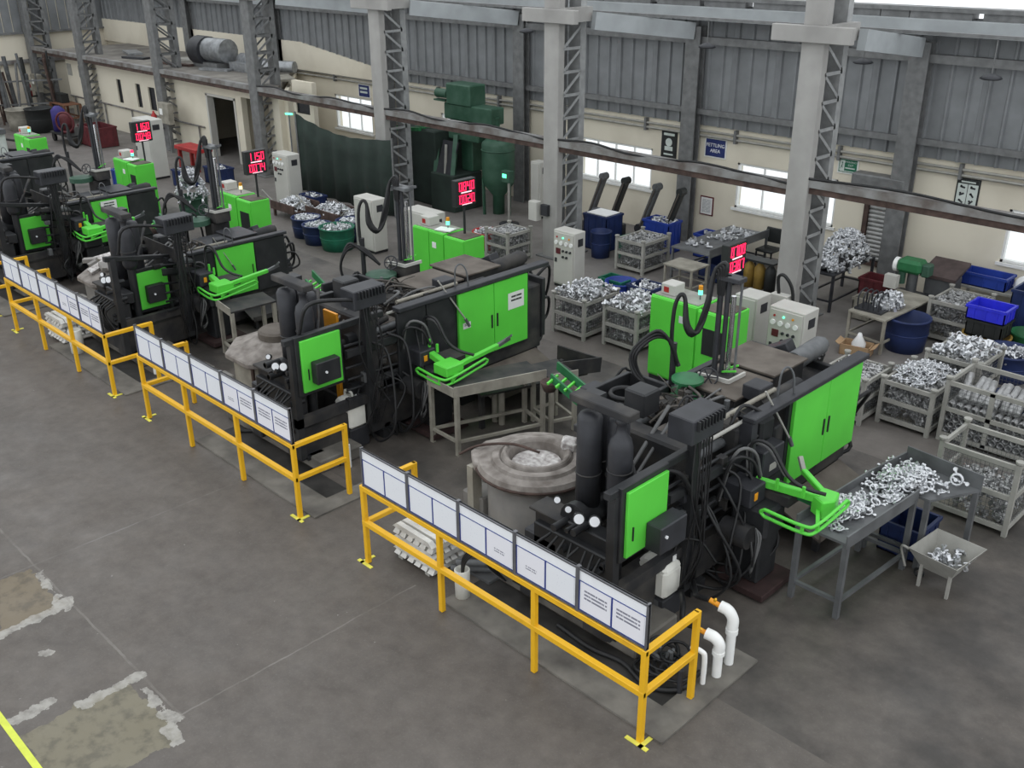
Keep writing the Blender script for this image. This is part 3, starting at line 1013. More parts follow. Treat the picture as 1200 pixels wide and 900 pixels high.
    # thin stirring rod and hook leaning over the rail
    B().tube([(-1.05, 3.75, 1.95), (-1.03, 3.75, 2.3), (-1.0, 3.84, 2.36), (-.95, 3.9, 2.25), (-.93, 3.92, 2.0)], .014, 5).build('bent_pipe', 'grey_steel', t)
    rod = B().cyl((-.98, 3.35, 2.22), (-.84, 3.78, 1.5), .013, n=6).build('rod', 'crate_grey', t)
    B().cyl((-.845, 3.765, 1.53), (-.83, 3.83, 1.4), .026, n=6).build('grip', 'grey_steel', rod)
    # hydraulics at the far end
    WARP = small_clamp if far else None
    for i in range(8):
        x, z = -2.4 + r.uniform(0, 1.3), .6 + r.uniform(0, 1.0)
        hose([(x, 5.65, z), (x + r.uniform(-.1, .2), 5.95, z + r.uniform(0, .3)), (x + r.uniform(-.1, .3), 6.05, z - .3), (x, 5.72, z - .45)], r.uniform(.02, .035), t)
    B().box(-2.4, -1.5, 5.68, 6.0, .1, .8).build('hydraulic_tank', 'black', t, bev=.02)
    # fittings crowded over the die area and along the injection frame
    WARP = small_clamp if far else None
    for i in range(16):
        x, y, z = -2.25 + r.uniform(0, 1.15), 2.25 + r.uniform(0, 1.2), 1.78 + r.uniform(0, .12)
        m_ = r.choice(['dusty_black', 'dusty_black', 'charcoal', 'grey_steel', 'tan_plate', 'wire'])
        if i % 2:
            B().cbox((x, y, z), (r.uniform(.06, .2), r.uniform(.06, .22), r.uniform(.06, .16)), Euler((0, 0, r.uniform(-.2, .2))).to_matrix()).build('fitting_block', m_, t, bev=.006)
        else:
            B().cyl((x, y, z - .1), (x, y, z + r.uniform(.06, .2)), r.uniform(.02, .05), n=8).build('fitting', m_, t)
    for i in range(9):
        x, y, z = -2.3 + r.uniform(0, 1.2), 2.2 + r.uniform(0, .8), 1.8 + r.uniform(0, .15)
        hose([(x, y, z), (x + r.uniform(-.15, .15), y + .2, z + r.uniform(.05, .22)), (x + r.uniform(-.3, .3), y + r.uniform(.3, .6), z + r.uniform(0, .15)), (x + r.uniform(-.3, .3), y + r.uniform(.5, .9), z - .1)], r.uniform(.012, .022), t, r.choice(['rubber', 'grey_hose', 'wire']))
    for i in range(8):
        y, z = 1.6 + r.uniform(0, 1.3), .7 + r.uniform(0, 1.0)
        B().cbox((-1.0, y, z), (.1, r.uniform(.06, .22), r.uniform(.05, .16))).build('valve_block', r.choice(['dusty_black', 'charcoal', 'grey_steel']), t, bev=.006)
    for i in range(7):
        x, z = -2.4 + r.uniform(0, 1.3), .4 + r.uniform(0, 1.1)
        B().cbox((x, 5.78, z), (r.uniform(.08, .25), .2, r.uniform(.08, .2))).build('pump_block', r.choice(['dusty_black', 'charcoal', 'wire']), t, bev=.008)
    # casting drop chute under the door, running out to the floor
    B().quadbox([(-1.0, 3.9, .5), (-.35, 3.9, .24), (-.35, 5.5, .24), (-1.0, 5.5, .5)], .03).bar((-.35, 3.9, .28), (-.35, 5.5, .28), .03, .1).build('drip_tray', 'tan_plate' if k < 2 else 'dusty_black', t)
    for y in (4.0, 5.3):
        B().box(-.5, -.42, y, y + .08, 0, .24).build('tray_leg', 'dusty_black', t)
    return t


# notice print for sheets that face +X (rows run along Y)
def print_mat_y(src, name):
    m = MT[src].copy()
    m.name = name
    sx = next(x for x in m.node_tree.nodes if x.bl_idname == 'ShaderNodeSeparateXYZ')
    nt_ = m.node_tree
    for l in list(nt_.links):
        if l.from_node == sx and l.from_socket == sx.outputs[0]:
            to = l.to_socket
            nt_.links.remove(l)
            nt_.links.new(sx.outputs[1], to)
    MT[name] = m


print_mat_y('sheet_notice', 'sheet_notice_y')
for k, bx in enumerate(BAYS + (-22.2,)):
    machine(bx, k)
OFF = (0, 0, 0)
WARP = None

# ================================================================== FURNACES
def furnace(bx, k):
    cx, cy = bx - 3.07, 1.78
    lab = ['round grey melting furnace with an open crucible, beside the nearest casting machine', 'eight-sided tan furnace with a raised lid, beside the second casting machine',
           'dirty furnace with rubble on its top, beside the third casting machine', 'dark furnace beside the casting machine at far left'][k]
    t = thing('holding_furnace', lab, 'furnace', (cx, cy, 0), group='holding furnaces')
    o = (cx, cy, 0)
    if k == 0:
        MB(o).lathe([(0, .0), (.6, 0), (.6, 1.02), (0, 1.02)], n=40).build('shell', 'furnace', t)
        MB(o).lathe([(.5, 1.0), (.64, 1.0), (.73, 1.07), (.73, 1.12), (.7, 1.17), (.56, 1.18), (.54, 1.22), (.46, 1.23), (.44, 1.2), (.42, 1.25), (.36, 1.25), (.34, 1.22), (.32, 1.1), (0, 1.06)], n=40, smooth=False).build('deck', 'furnace_top', t)
        MB(o).torus((0, 0, 1.24), .39, .03, n=30).build('crucible_rim', 'furnace_top', t)
        MB(o).torus((0, 0, 1.1), .735, .02, n=36, m=5).build('deck_band', 'rust', t)
        MB(o).lathe([(.3, 1.13), (.22, 1.14), (.1, 1.125), (0, 1.135)], n=26).build('metal_bath', 'dross', t)
        MB(o).prism([(-.74, -.4), (-.45, -.62), (-.3, -.45), (-.4, -.1), (-.7, .15), (-.8, -.1)], 1.06, 1.16).build('deck_plate', 'furnace_top', t, bev=.015)
        MB(o).tube([(-.85, -.5, 1.1), (-.7, -.3, 1.2), (-.3, -.12, 1.3), (.05, .0, 1.27)], .018, 5).build('thermocouple', 'rust', t)
        MB(o).box(-.6, -.5, -.6, -.45, .4, 1.08).build('duct', 'dirty_cream', t)
        MB(o).box(-.72, -.45, -.5, -.15, .0, .62).build('burner_box', 'furnace', t, bev=.02)
        MB(o).box(-.9, -.73, -.42, -.1, .0, .55).build('burner_box', 'furnace', t, bev=.02)
        MB(o).cbox((.2, .38, 1.3), (.2, .16, .16), Euler((.2, .1, .5)).to_matrix()).build('slag_lump', 'dross', t, bev=.03)
        MB(o).box(-.88, -.76, -.3, -.2, .55, .66).build('pilot_box', 'paper', t)
    else:
        n8 = 8
        P = [(math.cos(2 * PI * (i + .5) / n8), math.sin(2 * PI * (i + .5) / n8)) for i in range(n8)]
        MB(o).prism([(.72 * a, .72 * b) for a, b in P], 0, .95).build('shell', 'dirty_cream' if k == 1 else 'furnace', t)
        MB(o).prism([(.84 * a, .84 * b) for a, b in P], .95, 1.05).build('deck', 'furnace_top', t, bev=.02)
        mb = MB(o)
        vs = [(.82 * a, .82 * b, 1.05) for a, b in P] + [(.36 * a, .36 * b, 1.2) for a, b in P]
        mb.add(vs, [(i, (i + 1) % 8, (i + 1) % 8 + 8, i + 8) for i in range(8)] + [tuple(range(8, 16))])
        mb.build('deck_slope', 'furnace_top', t)
        MB(o).lathe([(.3, 1.15), (.3, 1.3), (.26, 1.33), (0, 1.33)], n=24, smooth=False).build('lid', 'tan_plate', t)
        for a, b in P[::2]:
            MB(o).bar((.7 * a, .7 * b, .1), (.7 * a, .7 * b, .95), .06).build('corner_strap', 'rust', t)
        MB(o).box(-.9, -.6, -.75, -.5, 0, .5).build('burner_box', 'furnace', t, bev=.02)
        if k >= 2:
            rr = random.Random(5 + k)
            for i in range(12):
                MB(o).cbox((rr.uniform(-.5, .4), rr.uniform(-.6, .3), 1.18 + rr.uniform(0, .12)), (rr.uniform(.15, .4), rr.uniform(.08, .2), .07),
                           Euler((rr.uniform(-.4, .4), rr.uniform(-.4, .4), rr.uniform(0, 3))).to_matrix()).build('debris', rr.choice(['furnace', 'dross', 'dirty_cream']), t)


for k, bx in enumerate(BAYS):
    furnace(bx, k)

# ================================================================== LADLING AND EXTRACTOR ARMS, SPRAY TOWERS
def ladler(bx, k):
    o = (bx, 0, 0)
    t = thing('ladling_arm', 'black ladling robot with folded green slatted arm behind the furnace of the %s machine' % MW[k], 'robot', (bx - 3.1, 2.95, 0), group='ladling robots')
    MB(o).box(-3.3, -3.0, 2.85, 3.2, 0, .15).build('base', 'black', t)
    MB(o).box(-3.22, -3.04, 2.92, 3.1, .15, 1.35).build('column', 'black', t, bev=.01)
    MB(o).box(-3.3, -2.95, 2.8, 3.1, 1.35, 1.72).build('head_box', 'charcoal', t, bev=.015)
    MB(o).bar((-3.3, 2.95, 1.62), (-3.95, 3.1, 1.72), .03, .12).bar((-3.3, 2.8, 1.5), (-3.9, 2.92, 1.62), .03, .12).build('arm', 'mid_green', t)
    for i in range(4):
        a = Vector((-3.4 - i * .15, 2.8, 1.58))
        MB(o).bar(a, a + Vector((0, .2, .06)), .03).build('arm_slat', 'green', t)
    MB(o).lathe([(0, 1.2), (.08, 1.22), (.13, 1.35), (.12, 1.36), (0, 1.26)], (-4.0, 3.0, .15), 12).build('ladle', 'rust', t)
    MB(o).tube([(-3.1, 3.1, 1.6), (-3.0, 3.35, 1.9), (-2.9, 3.45, 1.4), (-3.0, 3.3, .7)], .02, 5).build('hose', 'rubber', t)


for k, bx in enumerate(BAYS[:3]):
    ladler(bx, k)


def extractor(bx, k):
    """floor-standing casting extractor: black pedestal, green arm and a green tube bumper"""
    o = (bx, 0, 0) if k < 2 else (bx - .25, -.42, 0)
    t = thing('extractor_arm', ['bright green extractor arm on a black pedestal, over the nearest grey work table', 'bright green extractor arm on a black pedestal beside the second work table',
                                'bright green extractor arm of the third machine, in front of its square green door', 'small bright green extractor arm of the far left machine'][k], 'robot', (bx - .65, 2.95, 0), group='extractor arms')
    if k >= 2:
        t.location = (bx - .9, 2.53, 0)
        ORG[t.name] = (bx - .9, 2.53, 0)
    B = lambda: MB(o)
    B().box(-1.0, -.32, 2.6, 3.3, .03, .12).build('plinth', 'pallet_red', t, bev=.01)
    B().box(-.85, -.5, 2.75, 3.15, .12, .75).build('pedestal', 'black', t, bev=.02)
    B().box(-.9, -.42, 2.7, 3.1, .75, 1.12).build('gear_housing', 'black', t, bev=.04)
    B().cyl((-.9, 2.6, .8), (-.55, 2.6, .8), .14, n=14).build('motor', 'dusty_black', t)
    bx2 = B().box(-.98, -.62, 2.65, 2.95, 1.12, 1.36).build('control_box', 'charcoal', t, bev=.015)
    B().box(-.62, -.612, 2.72, 2.78, 1.2, 1.29).build('switch', 'orange', bx2)
    B().box(-.7, -.35, 3.0, 3.3, 1.1, 1.22).build('slide_block', 'dusty_black', t)
    if k == 0:
        B().bar((-.78, 2.98, 1.3), (-.08, 3.18, 1.26), .07, .1).build('arm', 'green', t, bev=.01)
        B().bar((-.55, 3.2, 1.2), (.0, 3.22, 1.16), .05, .1).build('arm_link', 'mid_green', t)
        B().prism([(-.16, 3.14), (.02, 3.06), (.1, 3.2), (.04, 3.4), (-.14, 3.38)], 1.08, 1.3).build('elbow', 'green', t, bev=.015)
        B().bar((-.02, 3.28, 1.24), (-.5, 3.55, 1.3), .07).build('fore_arm', 'green', t, bev=.01)
        B().bar((-.5, 3.55, 1.3), (-.6, 3.62, 1.42), .05).build('gripper', 'crate_grey', t)
        loops = [(-.4, 2.58, 1.16), (.06, 2.58, 1.16), (.17, 2.7, 1.17), (.2, 3.25, 1.24)]
        stub = [(-.5, 2.97, 1.3), (-.2, 3.02, 1.3)]
    else:
        B().bar((-.85, 2.9, 1.3), (-.28, 2.84, 1.22), .1, .1).build('arm', 'green', t, bev=.012)
        B().box(-.35, -.05, 2.66, 3.0, 1.12, 1.28).build('elbow', 'green', t, bev=.015)
        B().bar((-.1, 2.95, 1.24), (-.12, 3.75, 1.3), .07).build('fore_arm', 'green', t, bev=.01)
        B().bar((-.12, 3.75, 1.3), (-.1, 3.98, 1.36), .05).bar((-.12, 3.9, 1.33), (-.02, 3.95, 1.44), .03).build('gripper', 'grey_steel', t)
        loops = [(-.62, 2.6, 1.05), (-.1, 2.56, 1.05), (.02, 2.7, 1.06), (-.05, 3.42, 1.12)]
        stub = [(-.7, 2.9, 1.36), (-.5, 2.88, 1.34)]
    for x, y, z in stub:
        B().bar((x, y, z), (x, y, z + .13), .03).build('stub', 'green', t)
    L = [Vector(p) for p in loops]
    up = Vector((0, 0, .085))
    b = B()
    b.tube([L[0], L[1], L[2], L[3]], .02, 6, curve=True, res=4).tube([L[0] + up, L[1] + up, L[2] + up, L[3] + up], .02, 6, res=4)
    b.tube([L[0], L[0] + Vector((-.05, 0, .042)), L[0] + up], .02, 6, res=4).tube([L[3], L[3] + Vector((0, .05, .042)), L[3] + up], .02, 6, res=4)
    b.bar(L[1], L[1] + up, .03).bar(L[2], L[2] + up, .03)
    b.bar(L[2] + up / 2, Vector((-.1, 2.95 if k else 3.2, 1.15)), .04)
    b.build('bumper', 'green', t)
    for j, rr in enumerate((.2, .24, .15)):
        B().tube([(-.5, 2.6, .95), (-.42, 2.5 + .05 * j, .85), (-.4, 2.45, .55), (-.45, 2.5, .38 + .04 * j), (-.5, 2.62, .5), (-.55, 2.62, .75)], .014, 5).build('hose', 'grey_hose' if j else 'rubber', t)
    B().tube([(-.8, 2.9, 1.36), (-.85, 2.95, 1.75), (-.65, 3.0, 1.78), (-.4, 3.0, 1.5), (-.2, 3.05, 1.4), (0, 3.15, 1.36)], .022, 6).build('hose', 'rubber', t)
    B().tube([(-.84, 2.9, 1.36), (-.9, 2.97, 1.7), (-.7, 3.03, 1.72), (-.44, 3.03, 1.46)], .018, 6).build('hose', 'grey_hose', t)


for k, bx in enumerate(BAYS):
    extractor(bx, k)


def spray_tower(bx, k):
    o = ((-2.05, 3.95, 0), (-8.5, 4.15, 0), (-13.9, 3.75, 0), (-19.3, 3.75, 0))[k]
    sl = .6 if k == 0 else .7
    r = random.Random(60 + k)
    t = thing('spray_tower', 'tall spray tower with chrome rods and looping black hoses behind the %s casting machine' % MW[k], 'sprayer', o, group='spray towers')
    B = lambda: MB(o)
    B().box(-.16, .16, -.2, .2, 0, 1.7).build('pedestal', 'dusty_black', t, bev=.02)
    if k == 0:
        B().lathe([(.0, 1.7), (.22, 1.7), (.22, 1.76), (.12, 1.78), (.1, 1.9), (.2, 1.92), (.2, 1.95), (0, 1.95)], (-.05, -.52, .06), 18, smooth=False).build('turntable', 'mid_green', t)
    else:
        B().lathe([(.0, 1.7), (.26, 1.7), (.26, 1.8), (.1, 1.82), (0, 1.82)], (-.05, -.4, 0), 18, smooth=False).build('turntable', 'dark_green', t)
    hw = B().torus((.1, -.3, 2.0), .11, .012, Euler((1.2, 0, .6)).to_matrix(), 16, 5)
    for i in range(3):
        a = i * PI / 3
        d = Euler((1.2, 0, .6)).to_matrix() @ Vector((math.cos(a) * .11, math.sin(a) * .11, 0))
        hw.bar(Vector((.1, -.3, 2.0)) - d, Vector((.1, -.3, 2.0)) + d, .012)
    hw.build('hand_wheel', 'charcoal', t)
    B().box(-.14, .3, -.16, .16, 1.72, 1.95).build('carriage', 'dusty_black', t, bev=.01)
    B().bar((-.14, -.17, 1.93), (.32, -.17, 1.96), .03, .05).bar((.31, -.17, 1.96), (.31, .18, 1.96), .03, .05).build('carriage_rail', 'cabinet_grey', t)
    top = 3.22
    for x, y, rr, m, z1 in ((-.02, 0, .035, 'charcoal', top + .1), (.07, .02, .03, 'charcoal', top), (.14, .05, .032, 'chrome', top - .25), (.22, .08, .016, 'grey_steel', top)):
        B().cyl((x, y, 1.9), (x, y, z1), rr, n=12).build('rod', m, t)
    B().box(-.1, .26, -.06, .12, top - .06, top).build('head_plate', 'grey_steel' if k else 'charcoal', t, bev=.008)
    if k:
        B().bar((-.2, 0, top - .1), (.35, .1, top + .02), .04).build('cross_arm', 'grey_steel', t)
    B().bar((.1, .06, 2.0), (.26, .1, 2.08), .03, .02).bar((.1, .0, 1.98), (.3, -.02, 2.05), .03, .02).build('clamp', 'green', t)
    for j in range(4):
        q = .035 * j
        B().tube([(-.03 + q * .5, -.02, top - .25), (-.04 + q, -.05, top + .05 + q), (-.14 * sl, -.12 * sl, top + .03), (-.17 * sl, (-.2 - q) * sl, top - .4), ((-.25 - q) * sl, -.38 * sl, top - .72 - q * .5), (-.42 * sl, (-.5 - q) * sl, top - .62),
                  (-.5 * sl, -.55 * sl, top - .3), (-.58 * sl, -.62 * sl, top - .25), (-.66 * sl, -.68 * sl, top - .45), (-.66 * sl, -.68 * sl, 2.3), ((-.6 + q) * sl, -.62 * sl, 2.05)], .026, 6).build('hose', 'rubber', t)
    for j in range(3):
        q = .04 * j
        B().tube([(-.3, -.4, 2.1), (-.35, -.5 - q, 2.4 + q), (-.5, -.65, 2.45 + q), (-.66 - q, -.78, 2.2), (-.6, -.7 - q, 1.9), (-.4, -.5, 1.8)] if k == 0 else
                 [(-.2, -.3, 1.9), (-.35, -.5 - q, 2.2), (-.5, -.7, 2.2 + q), (-.62, -.8, 1.9), (-.55, -.75, 1.6), (-.4, -.6, 1.4)], .022, 6).build('hose', 'rubber', t)
    B().cyl((-.62 * sl, -.66 * sl, 1.0), (-.62 * sl, -.66 * sl, 2.35), .04, n=8).build('hose_post', 'black', t)
    B().box(-.62 * sl - .1, -.62 * sl + .1, -.66 * sl - .1, -.66 * sl + .1, 0, 1.0).build('stand', 'black', t)


for k, bx in enumerate(BAYS):
    spray_tower(bx, k)

# ================================================================== GREEN OPERATOR CABINETS AND LED DISPLAYS
GC = [((-5.2, 6.75), 1.5, .62, 1.5), ((-11.35, 6.75), 1.55, .55, 1.5), ((-17.1, 5.5), 1.55, .5, 1.5), ((-22.4, 5.5), 1.3, .5, 1.5), ((-28.6, 5.2), 1.2, .5, 1.4)]
DISP = [('0700', '0387'), ('0840', '0020'), ('1150', '0074'), ('1160', '0048')]
GW = ['behind the nearest casting machine', 'behind the second casting machine', 'behind the third casting machine', 'at left under the third-last display', 'far left among dark machinery']
for k, ((x, y), wd, dp, h) in enumerate(GC):
    t = thing('green_cabinet', 'bright green control desk cabinet ' + GW[k], 'cabinet', (x + wd / 2, y, 0), group='green operator cabinets')
    o = (x, y, 0)
    MB(o).box(0, wd * .62, 0, dp, .08, h).build('body', 'green', t, bev=.012)
    MB(o).prism([(wd * .62, 0), (wd, 0), (wd, dp), (wd * .62, dp)], .08, h - .03).build('body', 'green', t, bev=.012)
    MB(o).box(.02, wd - .02, .02, dp - .02, 0, .08).build('plinth', 'black', t)
    for i, (a, b, hh) in enumerate(((.01, wd * .32, h), (wd * .33, wd * .61, h), (wd * .63, wd - .01, h - .03))):
        d = MB(o).box(a, b, -.02, 0, .12, hh - .02).build('door', 'green', t, bev=.006)
        if i == 1:
            MB(o).box(a + .1, a + .22, -.026, -.02, h - .34, h - .22).build('label_plate', 'paper' if k else 'sign_pale', d)
        if i == 2 and k != 1:
            MB(o).prism([(a + .12, -.026), (b - .06, -.026), (b - .06, -.02), (a + .12, -.02)], h - .75, h - .3).build('recess', 'sign_black', d)
    MB(o).box(.03, wd * .6, .05, dp - .05, h, h + .015).build('top_plate', 'crate_grey', t)
    MB(o).box(wd * .64, wd - .03, .05, dp - .05, h - .03, h - .015).build('top_plate', 'tan_plate', t)
    b_ = MB(o).box(.1, .38, .12, .4, h + .015, h + .2).build('switch_box', 'cabinet_grey', t, bev=.012)
    MB(o).box(.16, .26, .114, .12, h + .06, h + .15).build('push_plate', 'red', b_)
    # stack light
    xl = wd * .5
    MB(o).cyl((xl, dp * .5, h), (xl, dp * .5, h + .1), .012, n=6).build('lamp_stem', 'grey_steel', t)
    MB(o).cyl((xl, dp * .5, h + .1), (xl, dp * .5, h + .18), .038, n=10).build('signal_lamp', 'led_green' if k != 2 else 'led_amber', t)
    MB(o).cyl((xl, dp * .5, h + .18), (xl, dp * .5, h + .25), .038, n=10).build('signal_lamp', 'orange' if k != 3 else 'led_red', t)
    if k == 1 or k == 3:
        p = thing('clipboard', 'white paper pad lying on the green cabinet ' + GW[k], 'paper', (x + wd * .5, y + .1, h + .015))
        MB((x + wd * .42, y + .06, h - .0)).cbox((.15, .12, .03), (.36, .25, .02), Euler((0, 0, .3)).to_matrix()).build('sheet', 'paper', p)
    if k < 4:
        dx, dy, zc = [(-4.25, 7.5, 2.1), (-10.1, 6.88, 2.32), (-15.75, 5.65, 2.28), (-21.4, 5.72, 2.25)][k]
        s = thing('temperature_display', 'LED display with red digits %s over %s, %s' % (*DISP[k], GW[k]), 'display', (dx, dy, h - .03))
        hh, ww = .52, .5
        MB().box(dx - .14, dx, dy - .03, dy + ww, zc - hh / 2, zc + hh / 2).build('housing', 'sign_black', s, bev=.01)
        if k == 0:
            dig = MB()
        dig = digits_mb(MB(), DISP[k][0], dy + .05, zc + .13, .075, .17, dx)
        dig.build('digits', 'led_red', s)
        digits_mb(MB(), DISP[k][1], dy + .05, zc - .12, .075, .17, dx).build('digits', 'led_red', s)
        MB().box(dx, dx + .006, dy + .1, dy + .38, zc + .0, zc + .022).build('caption_strip', 'led_pink', s)
        MB().box(dx, dx + .006, dy + .12, dy + .38, zc - .235, zc - .22).build('caption_strip', 'led_pink', s)
        MB().cyl((dx - .07, dy + .23, h - .015 if k != 0 else 0), (dx - .07, dy + .23, zc - hh / 2), .025, n=8).build('pole', 'sign_black', s)

# grey control cabinets
def control_cabinet(x, y, wd, dp, h, lab, m='cabinet_grey', dials=True, rz=0):
    t = thing('control_cabinet', lab, 'cabinet', (x + wd / 2, y, 0))
    o = (x, y, 0)
    MB(o).box(0, wd, 0, dp, .06, h).build('body', m, t, bev=.012)
    MB(o).box(.02, wd - .02, .02, dp, 0, .06).build('plinth', 'black', t)
    d = MB(o).box(.03, wd - .03, -.02, 0, .1, h - .04).build('door', m, t, bev=.006)
    if dials:
        for i in range(3):
            MB(o).cyl((.12 + i * .17, -.02, h - .14), (.12 + i * .17, -.035, h - .14), .02, n=8).build('indicator', ['red', 'led_green', 'orange'][i], d)
        for i in range(4):
            MB(o).cyl((.1 + i * .14, -.02, h - .26), (.1 + i * .14, -.045, h - .26), .045, n=12).build('meter', 'paper', d)
        MB(o).box(.1, .22, -.035, -.02, h - .5, h - .38).build('controller', 'maroon', d)
        for i in range(5):
            MB(o).cyl((.3 + (i % 3) * .1, -.02, h - .42 - (i // 3) * .13), (.3 + (i % 3) * .1, -.05, h - .42 - (i // 3) * .13), .026, n=8).build('switch', 'charcoal', d)
        MB(o).box(.07, .12, -.035, -.02, h * .45, h * .52).build('door_lock', 'charcoal', d)
    MB(o).box(wd, wd + .008, dp * .3, dp * .75, h - .3, h - .14).build('vent', 'charcoal', t)
    return t


control_cabinet(-3.8, 8.15, .66, .45, 1.3, 'pale grey control cabinet with dials, behind the nearest casting machine')
control_cabinet(-9.68, 9.2, .6, .34, 1.25, 'pale grey control cabinet with dials, against the second column from right')
control_cabinet(-20.15, 9.0, .75, .4, 1.45, 'tall pale cabinet in front of the dark green curtain')
control_cabinet(-14.95, 7.9, .72, .4, 1.3, 'plain grey cabinet just left of the second spray tower hoses', dials=False)
control_cabinet(-13.35, 8.1, .95, .45, 1.25, 'wide plain grey cabinet behind the second green control desk', dials=False)
control_cabinet(-26.4, 8.0, 1.0, .5, 1.8, 'tall grey cabinet behind the LED display reading 1160')
control_cabinet(-4.7, 8.5, .45, .45, 1.2, 'narrow off-white cabinet left of the nearest dial cabinet', dials=False)
t = thing('switch_box', 'small pale switch box with black knob on a post beside the right column', 'switch box', (-4.25, 9.3, 0))
MB().box(-4.42, -4.08, 9.2, 9.36, .62, 1.1).build('box', 'cabinet_grey', t, bev=.01)
MB().box(-4.28, -4.24, 9.19, 9.2, .8, .92).build('knob', 'black', t)
MB().box(-4.3, -4.2, 9.26, 9.34, 0, .62).build('post', 'grey_steel', t)
MB().tube([(-4.3, 9.28, 1.1), (-4.32, 9.25, 1.4), (-4.2, 9.25, 1.45), (-4.05, 9.3, 1.2), (-4.0, 9.3, .7)], .03, 6).build('cable', 'rubber', t)
t = thing('switch_box', 'grey switch box fixed to the second column from right', 'switch box', (-11.3, 10.5, .85))
MB().box(-11.62, -11.36, 10.42, 10.6, .85, 1.3).build('box', 'cabinet_grey', t, bev=.01)
MB().box(-11.3, -11.1, 10.5, 10.6, 1.0, 1.25).build('isolator', 'charcoal', t)

# ================================================================== CASTINGS
def m_ring(s):
    mb = MB()
    mb.torus((0, 0, 0), .05, .014, n=12, m=5)
    r = random.Random(s)
    for i in range(3):
        a = i * 2.1 + r.uniform(-.3, .3)
        c, d = math.cos(a), math.sin(a)
        mb.cyl((c * .06, d * .06, 0), (c * .095, d * .095, 0), .011, n=6)
        mb.cyl((c * .095, d * .095, -.016), (c * .095, d * .095, .016), .019, n=7)
    mb.cyl((0, 0, -.01), (0, 0, .045), .018, n=8)
    mb.bar((-.05, 0, 0), (.05, 0, 0), .016)
    return mb


def m_bracket(s):
    mb = MB()
    r = random.Random(s)
    mb.cbox((0, 0, 0), (.11, .06, .035))
    mb.cyl((.03, 0, 0), (.03, 0, .08), .03, .024, n=8)
    mb.cyl((-.05, -.04, 0), (-.05, .06, 0), .022, n=6)
    if s % 2:
        mb.bar((-.02, 0, 0), (-.08, .02, .06), .03)
    else:
        mb.torus((.06, 0, .02), .035, .011, n=8, m=4)
    return mb


def m_tube(s):
    mb = MB()
    vs, fs = [], []
    n = 12
    for R, z in ((.055, 0), (.05, .26), (.04, .26), (.044, 0)):
        for i in range(n):
            t = 2 * PI * i / n
            vs.append((R * math.cos(t), R * math.sin(t), z))
    for k in range(4):
        k2 = (k + 1) % 4
        for i in range(n):
            j = (i + 1) % n
            fs.append((k * n + i, k * n + j, k2 * n + j, k2 * n + i))
    mb.add(vs, fs, True)
    mb.torus((0, 0, .02), .057, .007, n=12, m=4)
    return mb


POOL = {}
for kind, fn in (('ring', m_ring), ('bracket', m_bracket), ('tube', m_tube)):
    POOL[kind] = [fn(i) for i in range(3)]
SHARED = {}


def casting(kind, i, loc, rot, sc, lab, group, m='alu'):
    key = (kind, i % 3, m)
    if key not in SHARED:
        me = POOL[kind][i % 3].mesh(kind + '_casting')
        me.materials.append(MT[m])
        SHARED[key] = me
    o = bpy.data.objects.new(kind + '_casting', SHARED[key])
    C.objects.link(o)
    o.location = loc
    o.rotation_euler = rot
    o.scale = (sc, sc, sc)
    return tag(o, lab, 'casting', group)


def heap(name, lab, n, fn, m='alu_dull', kind='bracket', seed=1, sc=(.8, 1.3), parent=None):
    """uncountable heap of castings joined into one object; fn(r) gives a position"""
    r = random.Random(seed)
    V, F, S = [], [], []
    for i in range(n):
        b = POOL[kind][r.randrange(3)]
        M = Matrix.Translation(fn(r)) @ Euler((r.uniform(0, 6), r.uniform(0, 6), r.uniform(0, 6))).to_matrix().to_4x4() @ Matrix.Scale(r.uniform(*sc), 4)
        k = len(V)
        V += [tuple(M @ Vector(p)) for p in b.v]
        F += [tuple(q + k for q in f) for f in b.f]
        S += b.sm
    mb = MB()
    mb.v, mb.f, mb.sm = V, F, S
    o = mb.build(name, m, parent)
    o['kind'] = 'stuff'
    if parent is None:
        o['label'] = lab
        o['category'] = 'castings'
    return o


def mound(cx, cy, z0, rx, ry, h):
    def fn(r):
        while True:
            u, v = r.uniform(-1, 1), r.uniform(-1, 1)
            d = u * u + v * v
            if d < 1:
                break
        top = z0 + h * (1 - d) ** .8
        return (cx + u * rx, cy + v * ry, top - (r.random() ** 2) * .1)
    return fn


def boxfill(x0, x1, y0, y1, z0, z1, mh=0.0):
    """positions on the outer shell and top of a box, domed by mh"""
    def fn(r):
        u, v, q = r.random(), r.random(), r.random()
        if q < .3:
            return (x1 - .03 - r.random() * .06, y0 + v * (y1 - y0), z0 + u * (z1 - z0))
        if q < .58:
            return (x0 + v * (x1 - x0), y0 + .03 + r.random() * .06, z0 + u * (z1 - z0))
        a, b = 2 * u - 1, 2 * v - 1
        return (x0 + u * (x1 - x0), y0 + v * (y1 - y0), z1 - .04 + mh * max(0, (1 - a * a)) * max(0, 1 - b * b) + r.uniform(-.04, .03))
    return fn


